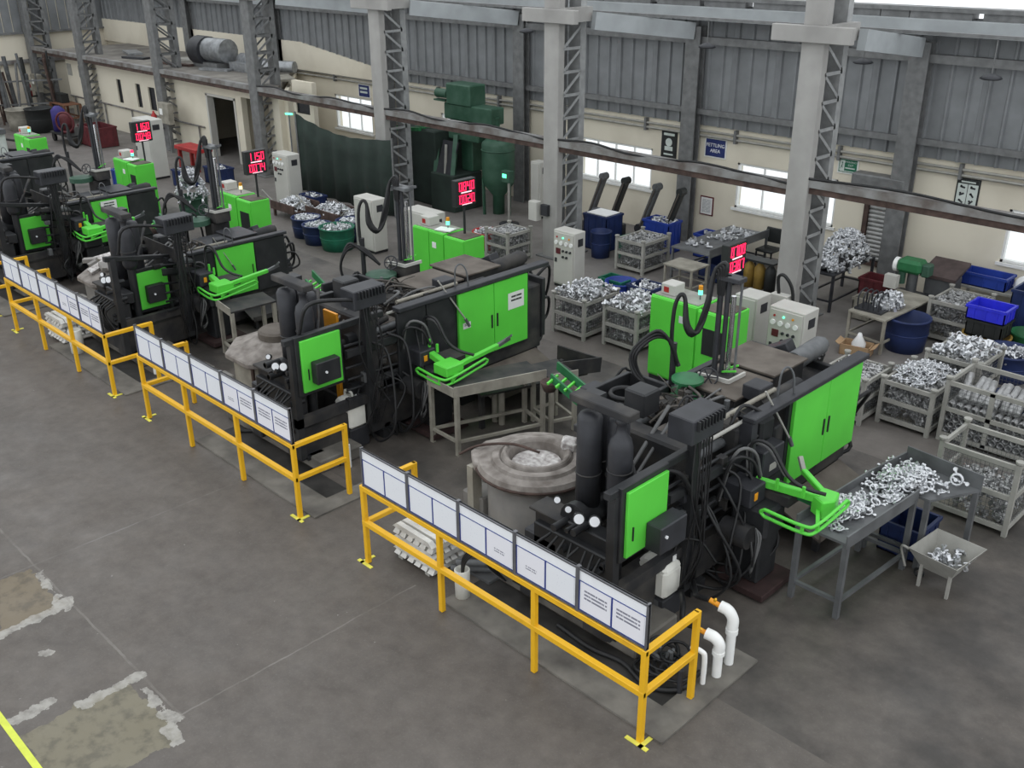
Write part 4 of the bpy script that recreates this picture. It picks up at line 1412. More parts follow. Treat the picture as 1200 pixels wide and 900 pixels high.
# ---- stillage crates
def stillage(cx, cy, sx, sy, h, lab, rz=0.0, levels=(.12, .45), tie=True, group='grey steel stillage crates'):
    t = thing('stillage_crate', lab, 'crate', (cx, cy, 0), 0, group)
    o = (cx, cy, 0)
    hx, hy = sx / 2, sy / 2
    for x in (-hx, hx):
        for y in (-hy, hy):
            MB(o).box(x - .03, x + .03, y - .03, y + .03, 0, h).build('post', 'crate_grey', t)
            MB(o).lathe([(.035, h), (.055, h + .025), (.055, h + .05), (0, h + .055)], (x, y, 0), 8, smooth=False).build('stacking_cup', 'crate_grey', t)
    for z in (.1, .1 + (h - .14) * .5, h - .05):
        for y in (-hy, hy):
            MB(o).box(-hx, hx, y - .02, y + .02, z - .032, z + .032).build('rail', 'crate_grey', t)
        for x in (-hx, hx):
            MB(o).box(x - .02, x + .02, -hy, hy, z - .032, z + .032).build('rail', 'crate_grey', t)
    MB(o).box(-hx, hx, -hy, hy, .07, .09).build('floor_plate', 'dirty_cream', t)
    # open square wire mesh on the sides
    mb = MB(o)
    st = .055
    for k in range(1, int(sx / st)):
        x = -hx + k * st
        for y in (-hy, hy):
            mb.box(x - .002, x + .002, y - .002, y + .002, .1, h - .08)
    for k in range(1, int(sy / st)):
        y = -hy + k * st
        for x in (-hx, hx):
            mb.box(x - .002, x + .002, y - .002, y + .002, .1, h - .08)
    for k in range(1, int((h - .1) / st)):
        z = .1 + k * st
        for y in (-hy, hy):
            mb.box(-hx, hx, y - .002, y + .002, z - .002, z + .002)
        for x in (-hx, hx):
            mb.box(x - .002, x + .002, -hy, hy, z - .002, z + .002)
    mb.build('wire_mesh', 'grey_steel', t, kind='stuff')
    return t


CR = [(-7.45, 7.7, .76, .95, .76, .14, 'heaped stillage crate in front of the pale cabinet by the second column from right'),
      (-6.35, 7.85, .74, .9, .77, .12, 'heaped stillage crate right of the one before the pale column cabinet'),
      (-5.52, 8.25, .7, .8, .77, .05, 'stillage crate half hidden behind the nearest green control desk'),
      (-9.07, 11.5, .74, .92, .74, -.08, 'open-topped stillage crate standing alone before the belt grinders'),
      (-11.75, 9.9, .7, .75, .72, -.02, 'stillage crate tucked behind the second column from right, beside the red tub'),
      (-1.2, 8.42, .78, 1.02, .74, .16, 'stillage crate heaped with bright rings behind the big green door'),
      (-2.1, 8.0, .74, .85, .74, .02, 'stillage crate just behind the open end of the nearest machine'),
      (.6, 6.35, .95, .75, 1.02, -.5, 'tall half-empty stillage crate behind the near grey work table'),
      (-2.2, 12.2, .78, .9, .8, -.05, 'stillage crate near the back wall, left of the bright blue tote'),
      (-1.05, 9.55, .82, .9, .86, .1, 'heaped stillage crate between the back wall crate and the ring crate')]
for i, (cx, cy, sx, sy, h, mh, lab) in enumerate(CR):
    stillage(cx, cy, sx, sy, h, lab)
    hx, hy = sx / 2 - .06, sy / 2 - .06
    if i == 7:
        heap('casting_heap', 'castings lying in the lower level of the tall half-empty crate', 170, boxfill(cx - hx, cx + hx, cy - hy, cy + hy, .14, .5), seed=20 + i, sc=(.6, .95))
        continue
    f = boxfill(cx - hx, cx + hx, cy - hy, cy + hy, .14, h - .04, mh)
    heap('casting_heap', 'castings filling the ' + lab, 400, f, m='alu_dull' if i != 5 else 'alu_dull', seed=20 + i, sc=(.6, 1.0), kind='bracket')
# loose castings on top of the most visible crates, one by one
r = random.Random(99)
for (ci, n, kind, lab) in ((0, 60, 'bracket', 'loose aluminium bracket on top of the crate by the pale column cabinet'),
                           (1, 60, 'bracket', 'loose aluminium bracket on top of the second heaped crate, right of the first'),
                           (9, 60, 'bracket', 'loose aluminium bracket on top of the crate behind the ring crate')):
    cx, cy, sx, sy, h, mh, _ = CR[ci]
    for j in range(n):
        u, v = r.uniform(-1, 1), r.uniform(-1, 1)
        casting(kind, j, (cx + u * sx * .5, cy + v * sy * .5, h + .0 + mh * (1 - u * u) * (1 - v * v) + .04), (r.uniform(0, 6), r.uniform(0, 6), r.uniform(0, 6)), r.uniform(.65, 1.05), lab, 'loose brackets on heaped crate %d' % (ci + 1))
cx, cy, sx, sy, h, mh, _ = CR[5]
for j in range(90):
    u, v = r.uniform(-.95, .95), r.uniform(-.95, .95)
    casting('ring', j, (cx + u * sx * .46, cy + v * sy * .46, h - .03 + mh * (1 - u * u) * (1 - v * v) + r.uniform(0, .05)), (r.uniform(-.7, .7), r.uniform(-.7, .7), r.uniform(0, 6)), r.uniform(.75, 1.0),
            'bright ring casting on top of the crate behind the big green door', 'ring castings in the crate')

# ---- long mesh crate of tube castings at right
t = stillage(-.02, 8.45, 1.28, .9, .98, 'long mesh crate of tube castings at the right edge', levels=(.1, .5))
MB((-.02, 8.45, 0)).box(-.035, .035, -.47, -.43, .08, .95).build('post', 'crate_grey', t)
tl = 'grey tube casting stacked end-on in the lower half of the long mesh crate'
tu = 'grey tube casting lying tilted in the upper half of the long mesh crate'
for row in range(4):
    for j in range(11):
        x = -.6 + j * .113 + (row % 2) * .055
        casting('tube', j, (x, 8.32, .16 + row * .098), (PI / 2, 0, 0), 1.0, tl, 'stacked tube castings', 'alu_dull')
for j in range(11):
    x = -.6 + j * .113
    casting('tube', j, (x, 8.3, .56), (PI / 2, 0, 0), 1.0, tl, 'stacked tube castings', 'alu_dull')
for j in range(22):
    x = -.55 + (j % 11) * .105 + r.uniform(-.02, .02)
    casting('tube', j, (x, 8.18 + (j // 11) * .3, .64 + .05 * (j // 11)), (-.9 + r.uniform(-.2, .15), r.uniform(-.25, .25), 0), 1.05, tu, 'tilted tube castings', 'alu_dull')

# ================================================================== WORK TABLES
def frame_table(name, lab, top, h, lip, m='table_grey', leg=.06, th=.03, cat='table', tm=None):
    """top: four corner (x, y) counter-clockwise; lips on listed edges"""
    cx, cy = sum(p[0] for p in top) / 4, sum(p[1] for p in top) / 4
    t = thing(name, lab, cat, (cx, cy, 0))
    T = [(x, y, h) for x, y in top]
    MB().quadbox(T, th).build('table_top', tm or m, t)
    L = []
    for x, y in top:
        d = Vector((cx - x, cy - y)).normalized() * .05
        p = Vector((x + d.x, y + d.y))
        L.append(p)
        MB().bar((p.x, p.y, 0), (p.x, p.y, h - th), leg).build('leg', m, t)
    for i in range(4):
        a, b = L[i], L[(i + 1) % 4]
        MB().bar((a.x, a.y, .22), (b.x, b.y, .22), leg * .7).build('stretcher', m, t)
    for i, hh in lip:
        a, b = T[i], T[(i + 1) % 4]
        MB().bar((a[0], a[1], h + hh / 2 - .04), (b[0], b[1], h + hh / 2 - .04), .02, hh + .06).build('lip', m, t)
    return t


frame_table('work_table', 'long grey steel work table heaped with bright castings, nearest table', [(-.2, 2.95), (.4, 2.95), (.5, 4.45), (-.1, 4.45)], 1.0, [(1, .1), (3, .12)])
frame_table('work_table', 'wider rear grey table joined to the far end of the nearest table', [(-.12, 4.5), (.62, 4.5), (.95, 5.15), (-.02, 5.25)], .97, [(2, .2), (3, .12)])
frame_table('work_table', 'dirty pale steel table with a sloping top in front of the second machine', [(-6.05, 2.58), (-5.42, 2.54), (-4.92, 3.92), (-5.5, 4.1)], 1.02, [(0, .08), (1, .1)], m='dirty_cream', tm='dusty_black')
frame_table('work_table', 'narrow pale steel stand at the right end of the dirty sloping table', [(-5.48, 4.16), (-4.88, 3.98), (-4.72, 4.4), (-5.35, 4.6)], .95, [(1, .08)], m='dirty_cream', tm='dusty_black')
frame_table('work_table', 'small pale table in front of the third machine door', [(-11.4, 2.2), (-10.75, 2.1), (-10.7, 3.0), (-11.3, 3.1)], .98, [(0, .08)], m='dirty_cream', tm='dusty_black')
t = thing('steel_trough', 'dark rusty steel chute lying between the second machine and the sloping table', 'chute', (-6.1, 4.6, 0))
MB().quadbox([(-6.2, 3.3, .72), (-5.55, 3.2, .72), (-5.3, 5.3, .5), (-6.0, 5.4, .5)], .03).build('chute_floor', 'dusty_black', t)
MB().bar((-5.5, 4.5, .72), (-5.2, 5.5, .62), .03, .25).bar((-6.05, 5.4, .62), (-5.25, 5.5, .6), .03, .25).build('chute_side', 'dusty_black', t)
for y in (3.4, 5.2):
    MB().box(-5.85, -5.78, y, y + .07, 0, .6).build('leg', 'dusty_black', t)
t = thing('drain_pipe', 'pair of dirty vertical pipe stubs under the sloping pale table', 'pipe', (-5.75, 4.0, 0))
for x in (-5.85, -5.7):
    MB().cyl((x, 3.75, 0), (x, 3.75, .6), .05, n=10).cyl((x, 3.75, .6), (x, 3.95, .66), .055, n=10).build('stub', 'dirty_cream', t)

# bright castings on the near table
lab = 'bright aluminium ring casting in the heap on the nearest grey table'
for j in range(150):
    q = r.random()
    if q < .38:
        x, y, z0, hh = r.gauss(.1, .1), r.gauss(3.5, .17), 1.02, .09
    else:
        x, y, z0, hh = r.gauss(.28, .17), r.gauss(4.55, .26), 1.02, .15
    x = min(max(x, -.1), .8 if y > 4.5 else .38)
    y = min(max(y, 3.05), 5.05)
    d = ((x - (.1 if q < .38 else .28)) / .25) ** 2 + ((y - (3.5 if q < .38 else 4.55)) / .4) ** 2
    casting('ring', j, (x, y, z0 + hh * max(0, 1 - d) * r.random() + .01), (r.uniform(-.6, .6), r.uniform(-.6, .6), r.uniform(0, 6)), r.uniform(.75, 1.05), lab, 'bright castings on the near table')
casting('ring', 0, (.72, 4.95, 1.1), (1.2, .3, 0), 1.3, 'largest bright casting at the far right corner of the near table heap', None)

# ---- wheelbarrow style tray
t = thing('tray_barrow', 'small tilting tray barrow of castings in front of the near table', 'barrow', (.95, 4.42, 0))
o = (.95, 4.42, 0)
A = [(-.33, -.3), (.26, -.36), (.33, .3), (-.27, .34)]
Bt = [(-.2, -.17), (.16, -.2), (.18, .17), (-.18, .18)]
mb = MB(o)
vs = [(x, y, .5) for x, y in A] + [(x, y, .24) for x, y in Bt] + [(x * .97, y * .97, .5) for x, y in A] + [(x, y, .255) for x, y in Bt]
mb.add(vs, [(0, 1, 5, 4), (1, 2, 6, 5), (2, 3, 7, 6), (3, 0, 4, 7), (4, 5, 6, 7), (9, 8, 12, 13), (10, 9, 13, 14), (11, 10, 14, 15), (8, 11, 15, 12), (15, 14, 13, 12),
            (0, 8, 9, 1), (1, 9, 10, 2), (2, 10, 11, 3), (3, 11, 8, 0)])
mb.build('tray', 'crate_grey', t)
for x, y in ((-.18, -.2), (.16, -.22), (.02, .22)):
    MB(o).bar((x, y, 0), (x, y, .3), .035).build('leg', 'crate_grey', t)
MB(o).torus((-.25, -.05, .07), .05, .018, Euler((PI / 2, 0, 0)).to_matrix(), 12, 5).build('wheel', 'rubber', t)
MB(o).tube([(-.33, -.28, .48), (-.4, -.3, .5), (-.42, -.25, .4), (-.36, -.22, .2)], .015, 5).build('handle', 'crate_grey', t)
for j in range(26):
    casting('bracket', j, (.95 + r.gauss(0, .1), 4.42 + r.gauss(0, .09), .3 + r.uniform(0, .1)), (r.uniform(0, 6), r.uniform(0, 6), r.uniform(0, 6)), r.uniform(.6, .85), 'small bright casting inside the tray barrow', 'castings in the tray barrow')

# ================================================================== BINS
def tub(x, y, rr, h, m, lab, fill=True, mh=.05, seed=1, fm='alu'):
    t = thing('tub', lab, 'tub', (x, y, 0))
    o = (x, y, 0)
    MB(o).lathe([(0, .0), (rr * .88, 0), (rr * .98, h * .5), (rr, h - .04), (rr * 1.05, h - .03), (rr * 1.05, h), (rr * .95, h), (rr * .93, h * .3), (0, h * .3)], n=24).build('shell', m, t)
    MB(o).torus((0, 0, h * .55), rr * .985, .012, n=24, m=5).build('hoop', m, t)
    if fill:
        heap('casting_heap', 'castings in the ' + lab, 70, mound(x, y, h - .08, rr * .9, rr * .9, mh + .06), m=fm, seed=seed, sc=(.5, .85))
    return t


def tote(x, y, sx, sy, h, m, lab, z=0.0, rz=0.0, fill=False, seed=1):
    t = thing('tote_box', lab, 'box', (x, y, z))
    o = MB((x, y, z), rz)
    hx, hy = sx / 2, sy / 2
    w_ = .02
    o.box(-hx, hx, -hy, -hy + w_, 0, h).box(-hx, hx, hy - w_, hy, 0, h).box(-hx, -hx + w_, -hy, hy, 0, h).box(hx - w_, hx, -hy, hy, 0, h).box(-hx, hx, -hy, hy, 0, w_)
    o.build('shell', m, t)
    b = MB((x, y, z), rz)
    b.box(-hx - .02, hx + .02, -hy - .02, -hy, h - .05, h).box(-hx - .02, hx + .02, hy, hy + .02, h - .05, h).box(-hx - .02, -hx, -hy, hy, h - .05, h).box(hx, hx + .02, -hy, hy, h - .05, h)
    b.build('rim', m, t)
    for q in (-.3, 0, .3):
        MB((x, y, z), rz).box(hx, hx + .012, q * sy - .012, q * sy + .012, .02, h - .05).box(q * sx - .012, q * sx + .012, -hy - .012, -hy, .02, h - .05).build('rib', m, t)
    if fill:
        heap('casting_heap', 'castings in the ' + lab, 50, boxfill(x - hx + .05, x + hx - .05, y - hy + .05, y + hy - .05, z + h * .6, z + h, .06), m='alu', seed=seed, sc=(.5, .9))
    return t


tub(-3.55, 9.1, .33, .42, 'sign_black', 'black tub of pale castings just behind the nearest dial cabinet', seed=3)
tub(-2.65, 11.05, .38, .62, 'navy', 'dark navy drum under the right work table', fill=False)
tub(-.85, 11.0, .42, .5, 'navy', 'navy tub of castings at the right edge, the taller one', seed=4)
tub(-.05, 9.3, .42, .42, 'navy', 'low navy tub of castings behind the long mesh crate', seed=5)
tub(-10.3, 11.5, .24, .62, 'navy', 'navy drum standing before the left belt grinder', fill=False)
tub(-8.25, 9.75, .33, .3, 'blue', 'shallow blue basin behind the first heaped crate', fill=False)
tub(-16.75, 7.7, .36, .5, 'navy', 'navy tub left of its pair before the dark curtain', seed=6)
tub(-16.05, 7.55, .36, .48, 'navy', 'navy tub right of its pair before the dark curtain', seed=7)
tub(-15.3, 7.6, .42, .55, 'teal', 'green tub of castings beside the navy pair', seed=8)
tub(-15.7, 8.3, .36, .5, 'navy', 'navy tub half hidden behind the green tub', seed=18)
tub(-12.75, 10.15, .34, .42, 'red', 'red tub of castings behind the second green desk', seed=9)
tub(-20.4, 6.6, .38, .6, 'dark_green', 'green bin overflowing with silver castings left of the third green desk', seed=10, fill=False)
heap('casting_heap', 'tall silver heap of castings rising from the green bin', 170, mound(-20.4, 6.6, .55, .42, .42, .75), m='alu', seed=11, sc=(.6, .9))
tub(-1.5, 11.75, .4, .4, 'dull_yellow', 'dull yellow drum under the stacked crates at right', fill=False)
tub(-.95, 12.2, .3, .45, 'mid_green', 'green tub behind the taller navy tub at right', fill=False)
tote(-1.5, 11.75, .62, .5, .3, 'sign_black', 'dark crate stacked under the bright blue tote', z=.4)
tote(-1.5, 11.72, .66, .5, .26, 'bright_blue', 'bright blue plastic tote on top of the stack at right', z=.7)
tote(-1.1, 13.1, .85, .8, 1.0, 'navy', 'large navy bin at the right edge by the back wall')
tote(-2.35, 13.75, .85, .45, .26, 'blue', 'blue tote resting on the low shelf at the back wall', z=.62)
tote(-8.55, 9.95, .6, .4, .25, 'teal', 'flat green crate behind the first heaped crate', fill=False)
tote(-7.5, 9.65, .62, .5, .42, 'navy', 'navy tote of castings behind the second heaped crate', fill=True, seed=13)
tote(-10.75, 12.1, .7, .6, .85, 'navy', 'tall navy bin with a pale board on top beside the left belt grinder')
tote(-9.7, 11.9, .5, .45, .5, 'teal', 'green tote of castings between the two belt grinders', fill=True, seed=14)
tote(-9.6, 12.9, .75, .5, .75, 'blue', 'blue crate in the middle between the belt grinders', fill=True, seed=15)
tote(-8.3, 13.3, .95, .5, .55, 'blue', 'blue crate of castings against the wall left of the fettling table', fill=True, seed=16)
tote(-7.3, 12.2, .8, .9, .4, 'navy', 'navy bin stored under the fettling table', fill=False)
tote(.3, 4.9, .5, .55, .42, 'navy', 'navy tote standing under the far end of the nearest table')
tote(-24.0, 8.3, .7, .5, .5, 'navy', 'navy bin of castings at left, nearer one', fill=True, seed=17)
tote(-23.6, 9.2, .9, .5, .5, 'navy', 'navy bin of castings at left by the office doorway', fill=True, seed=19)
tote(-25.4, 7.0, .6, .45, .5, 'blue', 'blue bin standing behind the fourth machine', fill=True, seed=21)
t = tag(MB().box(-11.05, -10.45, 11.85, 12.35, .85, .87).build('board', 'paper'), 'white board lying on the tall navy bin by the grinder', 'board')
# long low troughs of castings before the curtain
for i, (x, y, ln, lab) in enumerate(((-17.2, 8.9, 1.5, 'rusty low trough heaped with castings before the dark curtain'), (-18.6, 8.6, 1.1, 'rusty low trough near the tall pale cabinet'))):
    t = thing('trough', lab, 'trough', (x, y, 0))
    MB().box(x - ln / 2, x + ln / 2, y - .4, y + .4, .2, .24).box(x - ln / 2, x + ln / 2, y - .42, y - .38, .2, .42).box(x - ln / 2, x + ln / 2, y + .38, y + .42, .2, .42).build('trough_pan', 'rust', t)
    for sx in (-1, 1):
        for sy in (-.35, .35):
            MB().box(x + sx * ln * .42 - .03, x + sx * ln * .42 + .03, y + sy - .03, y + sy + .03, 0, .2).build('leg', 'rust', t)
        MB().tube([(x + sx * ln * .5, y - .35, .4), (x + sx * (ln * .5 + .35), y - .4, .62), (x + sx * (ln * .5 + .4), y - .4, .6)], .018, 5).build('handle', 'crate_grey', t)
    heap('casting_heap', 'castings in the ' + lab, 130, mound(x, y, .28, ln * .48, .38, .22), m='alu', seed=30 + i, sc=(.7, 1.1))
tote(-18.9, 9.4, .7, .4, .4, 'navy', 'dark bin of castings right of the tall pale cabinet', fill=True, seed=23)

# ================================================================== BACK BAY MACHINES
# green shot blaster with hopper, elevator and dust vessel
t = thing('shot_blaster', 'dark green shot blasting machine with high hopper before the back wall', 'machine', (-16.3, 12.4, 0))
MB().box(-18.1, -16.6, 11.9, 13.2, 0, 2.05).build('blast_cabinet', 'curtain', t, bev=.03)
MB().prism([(-16.6, 11.7), (-15.7, 11.75), (-15.7, 12.8), (-16.6, 12.8)], 0, 1.0).build('loading_frame', 'curtain', t, bev=.02)
MB().bar((-16.55, 11.85, .9), (-16.75, 12.2, 2.0), .12, .1).build('inclined_rail', 'dark_green', t)
MB().bar((-15.85, 11.85, .9), (-16.05, 12.2, 2.0), .12, .1).build('inclined_rail', 'dark_green', t)
MB().cbox((-16.2, 12.0, 1.4), (.6, .05, .9), Euler((-.35, 0, 0)).to_matrix()).build('skip_plate', 'charcoal', t)
MB().bar((-16.15, 11.85, 1.0), (-16.25, 12.0, 1.75), .05).build('lever', 'crate_grey', t)
MB().box(-16.2, -15.75, 12.5, 12.9, 1.0, 3.0).build('elevator', 'dark_green', t, bev=.02)
MB().box(-16.55, -15.6, 12.3, 12.9, 2.75, 3.3).build('head_box', 'dark_green', t, bev=.03)
MB().prism([(-16.7, 12.35), (-14.85, 12.35), (-14.85, 12.85), (-16.7, 12.85)], 2.35, 2.78).build('separator', 'dark_green', t, bev=.03)
MB().quadbox([(-16.5, 12.3, 2.35), (-15.3, 12.3, 2.35), (-15.3, 12.9, 2.35), (-16.5, 12.9, 2.35)], .5).build('hopper', 'dark_green', t, bev=.03)
MB().cyl((-17.0, 12.4, 3.0), (-16.55, 12.4, 3.0), .12, n=12).build('motor', 'dark_green', t)
MB().box(-17.05, -16.6, 12.3, 12.5, 2.8, 2.84).build('motor_bracket', 'dark_green', t)
for i in range(5):
    MB().bar((-18.5, 11.7 + i * .22, 1.95), (-17.0, 11.7 + i * .22, 2.1), .04).build('top_bar', 'mid_green', t)
MB().bar((-18.5, 11.65, 1.95), (-16.9, 11.65, 2.12), .09).build('top_rail', 'mid_green', t)
MB().cyl((-17.75, 11.65, 0), (-17.75, 11.65, 1.95), .03, n=8).build('prop', 'crate_grey', t)
t = thing('dust_vessel', 'tall dark green cylindrical vessel with conical bottom beside the shot blaster', 'tank', (-14.85, 12.6, 0))
o = (-14.85, 12.6, 0)
MB(o).lathe([(0, 2.0), (.3, 2.02), (.42, 1.92), (.44, 1.85), (.44, .95), (.4, .8), (.16, .5), (.16, .0), (0, 0)], n=24).build('shell', 'dark_green', t)
MB(o).torus((0, 0, 1.72), .445, .02, n=24, m=5).build('flange', 'dark_green', t)
MB(o).box(-.3, .25, -.25, .25, 2.0, 2.18).build('head', 'dark_green', t, bev=.02)
MB(o).cyl((-.05, 0, 2.18), (-.05, 0, 2.5), .09, n=12).cyl((-.05, 0, 2.5), (-.05, 0, 2.56), .12, n=12).build('outlet', 'dark_green', t)
for a in range(3):
    c, s_ = math.cos(a * 2.1), math.sin(a * 2.1)
    MB(o).bar((.4 * c, .4 * s_, 0), (.42 * c, .42 * s_, 1.0), .06).build('leg', 'dark_green', t)
control_cabinet(-13.95, 12.9, .35, .3, 1.5, 'slim pale cabinet beside the green vessel', dials=False)
t = thing('pedestal_station', 'green-lit button station on a pole with round foot near the vessel', 'control station', (-13.85, 12.0, 0))
MB().lathe([(0, 0), (.26, 0), (.26, .03), (.05, .05), (0, .05)], (-13.85, 12.0, 0), 18).build('foot', 'charcoal', t)
MB().cyl((-13.85, 12, .05), (-13.85, 12, 1.1), .035, n=8).build('pole', 'crate_grey', t)
b = MB().box(-14.05, -13.75, 11.92, 12.08, 1.1, 1.4).build('box', 'dark_green', t, bev=.01)
MB().box(-14.0, -13.86, 11.91, 11.92, 1.22, 1.32).build('lamp', 'led_green', b)
# dark green curtain across the aisle
t = thing('curtain', 'large dark green sheet curtain sagging between the columns', 'curtain', (-18.2, 10.35, 0))
mb = MB()
vs, fs = [], []
N = 36
for i in range(N + 1):
    u = i / N
    x = -20.9 + u * 4.4
    top = 2.25 - .45 * math.sin(min(1, u * 1.5) * PI / 2) + .25 * u * u
    for z in (0.02, .8, 1.4, top):
        vs.append((x, 10.35 + .05 * math.sin(i * 1.1) * (1.2 - z * .3), z))
for i in range(N):
    for k in range(3):
        fs.append((i * 4 + k, i * 4 + 4 + k, i * 4 + 5 + k, i * 4 + 1 + k))
mb.add(vs, fs, True)
c_ = mb.build('sheet', 'curtain', t)
sd = c_.modifiers.new('thickness', 'SOLIDIFY')
sd.thickness = .012
MB().cyl((-20.9, 10.35, 0), (-20.9, 10.35, 2.3), .03, n=8).build('pole', 'column_steel', t)
MB().cyl((-16.5, 10.35, 0), (-16.5, 10.35, 2.1), .03, n=8).build('pole', 'column_steel', t)
lp = thing('tube_lamp', 'glowing green-white tube lamp by the fourth column, above the curtain', 'lamp', (-21.2, 10.3, 2.0))
MB().cyl((-21.3, 10.3, 2.2), (-20.9, 10.25, 2.24), .03, n=8).build('tube', 'led_green', lp)
MB().cyl((-21.15, 10.3, 0), (-21.15, 10.3, 2.2), .025, n=6).build('pole', 'column_steel', lp)


# belt grinders with twin leaning arms
def grinder(x, y, lab):
    t = thing('belt_grinder', lab, 'grinder', (x, y, 0), 0, 'twin-arm belt grinders')
    o = (x, y, 0)
    for dx in (0, .7):
        a = MB(o)
        a.bar((dx - .2, 0, .35), (dx + .2, .05, 1.45), .16, .12)
        a.cyl((dx + .2, -.06, 1.45), (dx + .2, .14, 1.45), .09, n=12)
        a.build('belt_arm', 'sign_black' if dx else 'grey_steel', t)
        MB(o).bar((dx - .17, -.09, .45), (dx + .2, -.05, 1.42), .05, .02).build('belt', 'tan_plate', t)
        MB(o).cyl((dx - .22, -.1, .38), (dx - .22, .12, .38), .12, n=12).build('drive_wheel', 'charcoal', t)
    MB(o).cyl((-.05, .0, .5), (.55, .0, .5), .15, n=16).build('motor', 'grey_steel', t)
    MB(o).box(-.25, .8, -.25, .25, 0, .32).build('base', 'charcoal', t, bev=.02)


grinder(-11.75, 13.0, 'twin-arm belt grinder under the large window, the left one')
grinder(-10.1, 13.0, 'twin-arm belt grinder right of the large window, the right one')

# fettling table with a few castings
t = frame_table('fettling_table', 'broad grey steel fettling table against the back wall beside the framed sheet', [(-8.15, 11.3), (-7.15, 11.3), (-7.15, 13.6), (-8.15, 13.6)], .74, [(1, .12)], leg=.045)
for j in range(34):
    casting('bracket', j, (-7.65 + r.uniform(-.35, .35), 12.4 + r.choice((-.6, .1, .7)) + r.uniform(-.2, .2), .77), (r.uniform(-.3, .3), r.uniform(-.3, .3), r.uniform(0, 6)), r.uniform(.8, 1.1), 'casting laid out on the fettling table by the wall', 'castings on the fettling table')
t = frame_table('side_table', 'small pale-topped table in front of the fettling table', [(-7.75, 10.5), (-7.0, 10.5), (-7.0, 11.1), (-7.75, 11.1)], .62, [], m='dirty_cream', leg=.04)
t = frame_table('heap_table', 'dark table under a silver heap of castings beside the shutter', [(-5.2, 11.75), (-4.55, 11.75), (-4.55, 13.5), (-5.2, 13.5)], .78, [], m='charcoal', leg=.05)
heap('casting_heap', 'big silver heap of castings on the dark table beside the shutter', 420, mound(-4.88, 12.75, .82, .42, .75, .62), m='alu', seed=50, sc=(.55, .95))
heap('casting_heap', 'low spill of castings at the near end of the dark heap table', 60, mound(-4.9, 12.0, .82, .28, .3, .15), m='alu', seed=51, sc=(.8, 1.2))
t = thing('office_chair', 'small black chair behind the display reading 0700', 'chair', (-7.0, 13.4, 0))
o = (-7.0, 13.4, 0)
MB(o).box(-.22, .22, -.22, .22, .42, .48).build('seat', 'sign_black', t, bev=.02)
MB(o).box(-.22, .22, .2, .24, .55, .9).build('backrest', 'sign_black', t, bev=.02)
for x in (-.19, .19):
    for y in (-.19, .19):
        MB(o).box(x - .015, x + .015, y - .015, y + .015, 0, .42 if y < 0 else .85).build('leg', 'sign_black', t)
t = thing('cylinder_stand', 'yellow gas cylinders stand left of the right column', 'cylinder', (-6.4, 12.1, 0))
for i, m in enumerate(('orange', 'yellow', 'sign_black')):
    MB().lathe([(0, 0), (.12, 0), (.12, .45), (.05, .55), (.04, .6), (0, .6)], (-6.65 + i * .26, 12.1, 0), 14).build('cylinder', 'dull_yellow' if m != 'sign_black' else m, t)
MB().box(-6.8, -6.0, 11.95, 12.25, .6, .64).build('shelf', 'sign_black', t)
# small press bench at right
t = frame_table('small_bench', 'pale steel bench carrying castings and a small green press at right', [(-3.55, 10.5), (-2.8, 10.4), (-2.7, 12.2), (-3.45, 12.25)], .66, [], m='dirty_cream', leg=.05)
heap('casting_heap', 'pile of bright castings on the pale press bench', 90, mound(-3.1, 11.15, .7, .26, .3, .2), m='alu', seed=52, sc=(.8, 1.2))
t = thing('jig', 'dark wire jig standing on the pale press bench', 'jig', (-3.25, 10.85, .66))
for i in range(5):
    x = -3.45 + i * .1
    MB().tube([(x, 10.65, .66), (x, 10.65, .95), (x + .02, 10.9, 1.0), (x, 10.98, .66)], .016, 5).build('rod', 'charcoal', t)
MB().box(-3.5, -2.98, 10.62, 11.0, .66, .7).build('base', 'charcoal', t)
t = thing('drill_press', 'green drill press head with belt guard below the shutter', 'machine', (-3.3, 12.45, 0))
MB().box(-3.6, -3.0, 12.2, 12.7, 0, .55).build('base', 'charcoal', t, bev=.02)
MB().cyl((-3.3, 12.5, .55), (-3.3, 12.5, 1.0), .1, n=12).build('column', 'grey_steel', t)
MB().box(-3.56, -3.08, 12.25, 12.62, .98, 1.24).build('head', 'mid_green', t, bev=.06)
MB().cyl((-3.45, 12.35, .75), (-3.45, 12.35, .98), .07, n=12).build('spindle', 'dark_green', t)
MB().box(-3.1, -2.94, 12.32, 12.56, .95, 1.2).build('motor', 'dark_green', t, bev=.03)
MB().cyl((-3.64, 12.42, 1.08), (-3.56, 12.42, 1.08), .14, n=14).build('pulley_cover', 'pvc', t)
MB().box(-3.66, -3.42, 12.05, 12.2, .7, .95).build('panel', 'cabinet_grey', t)
t = thing('tool_cabinet', 'grey steel tool cabinet with dark sloping lid by the back wall', 'cabinet', (-2.95, 13.1, 0))
MB().box(-3.2, -2.7, 12.85, 13.4, .3, .8).build('body', 'table_grey', t, bev=.015)
MB().quadbox([(-3.3, 12.8, .88), (-2.6, 12.8, .88), (-2.6, 13.45, 1.08), (-3.3, 13.45, 1.08)], .06).build('lid', 'lid_brown', t)
for x in (-3.17, -2.76):
    for y in (12.88, 13.32):
        MB().box(x, x + .05, y, y + .05, 0, .3).build('leg', 'table_grey', t)
t = thing('low_shelf', 'grey low shelf along the back wall under the blue tote', 'shelf', (-2.2, 13.75, 0))
MB().box(-2.85, -1.3, 13.45, 14.1, .58, .62).build('shelf_board', 'crate_grey', t)
for x in (-2.8, -1.4):
    for y in (13.5, 14.0):
        MB().box(x, x + .05, y, y + .05, 0, .58).build('leg', 'crate_grey', t)
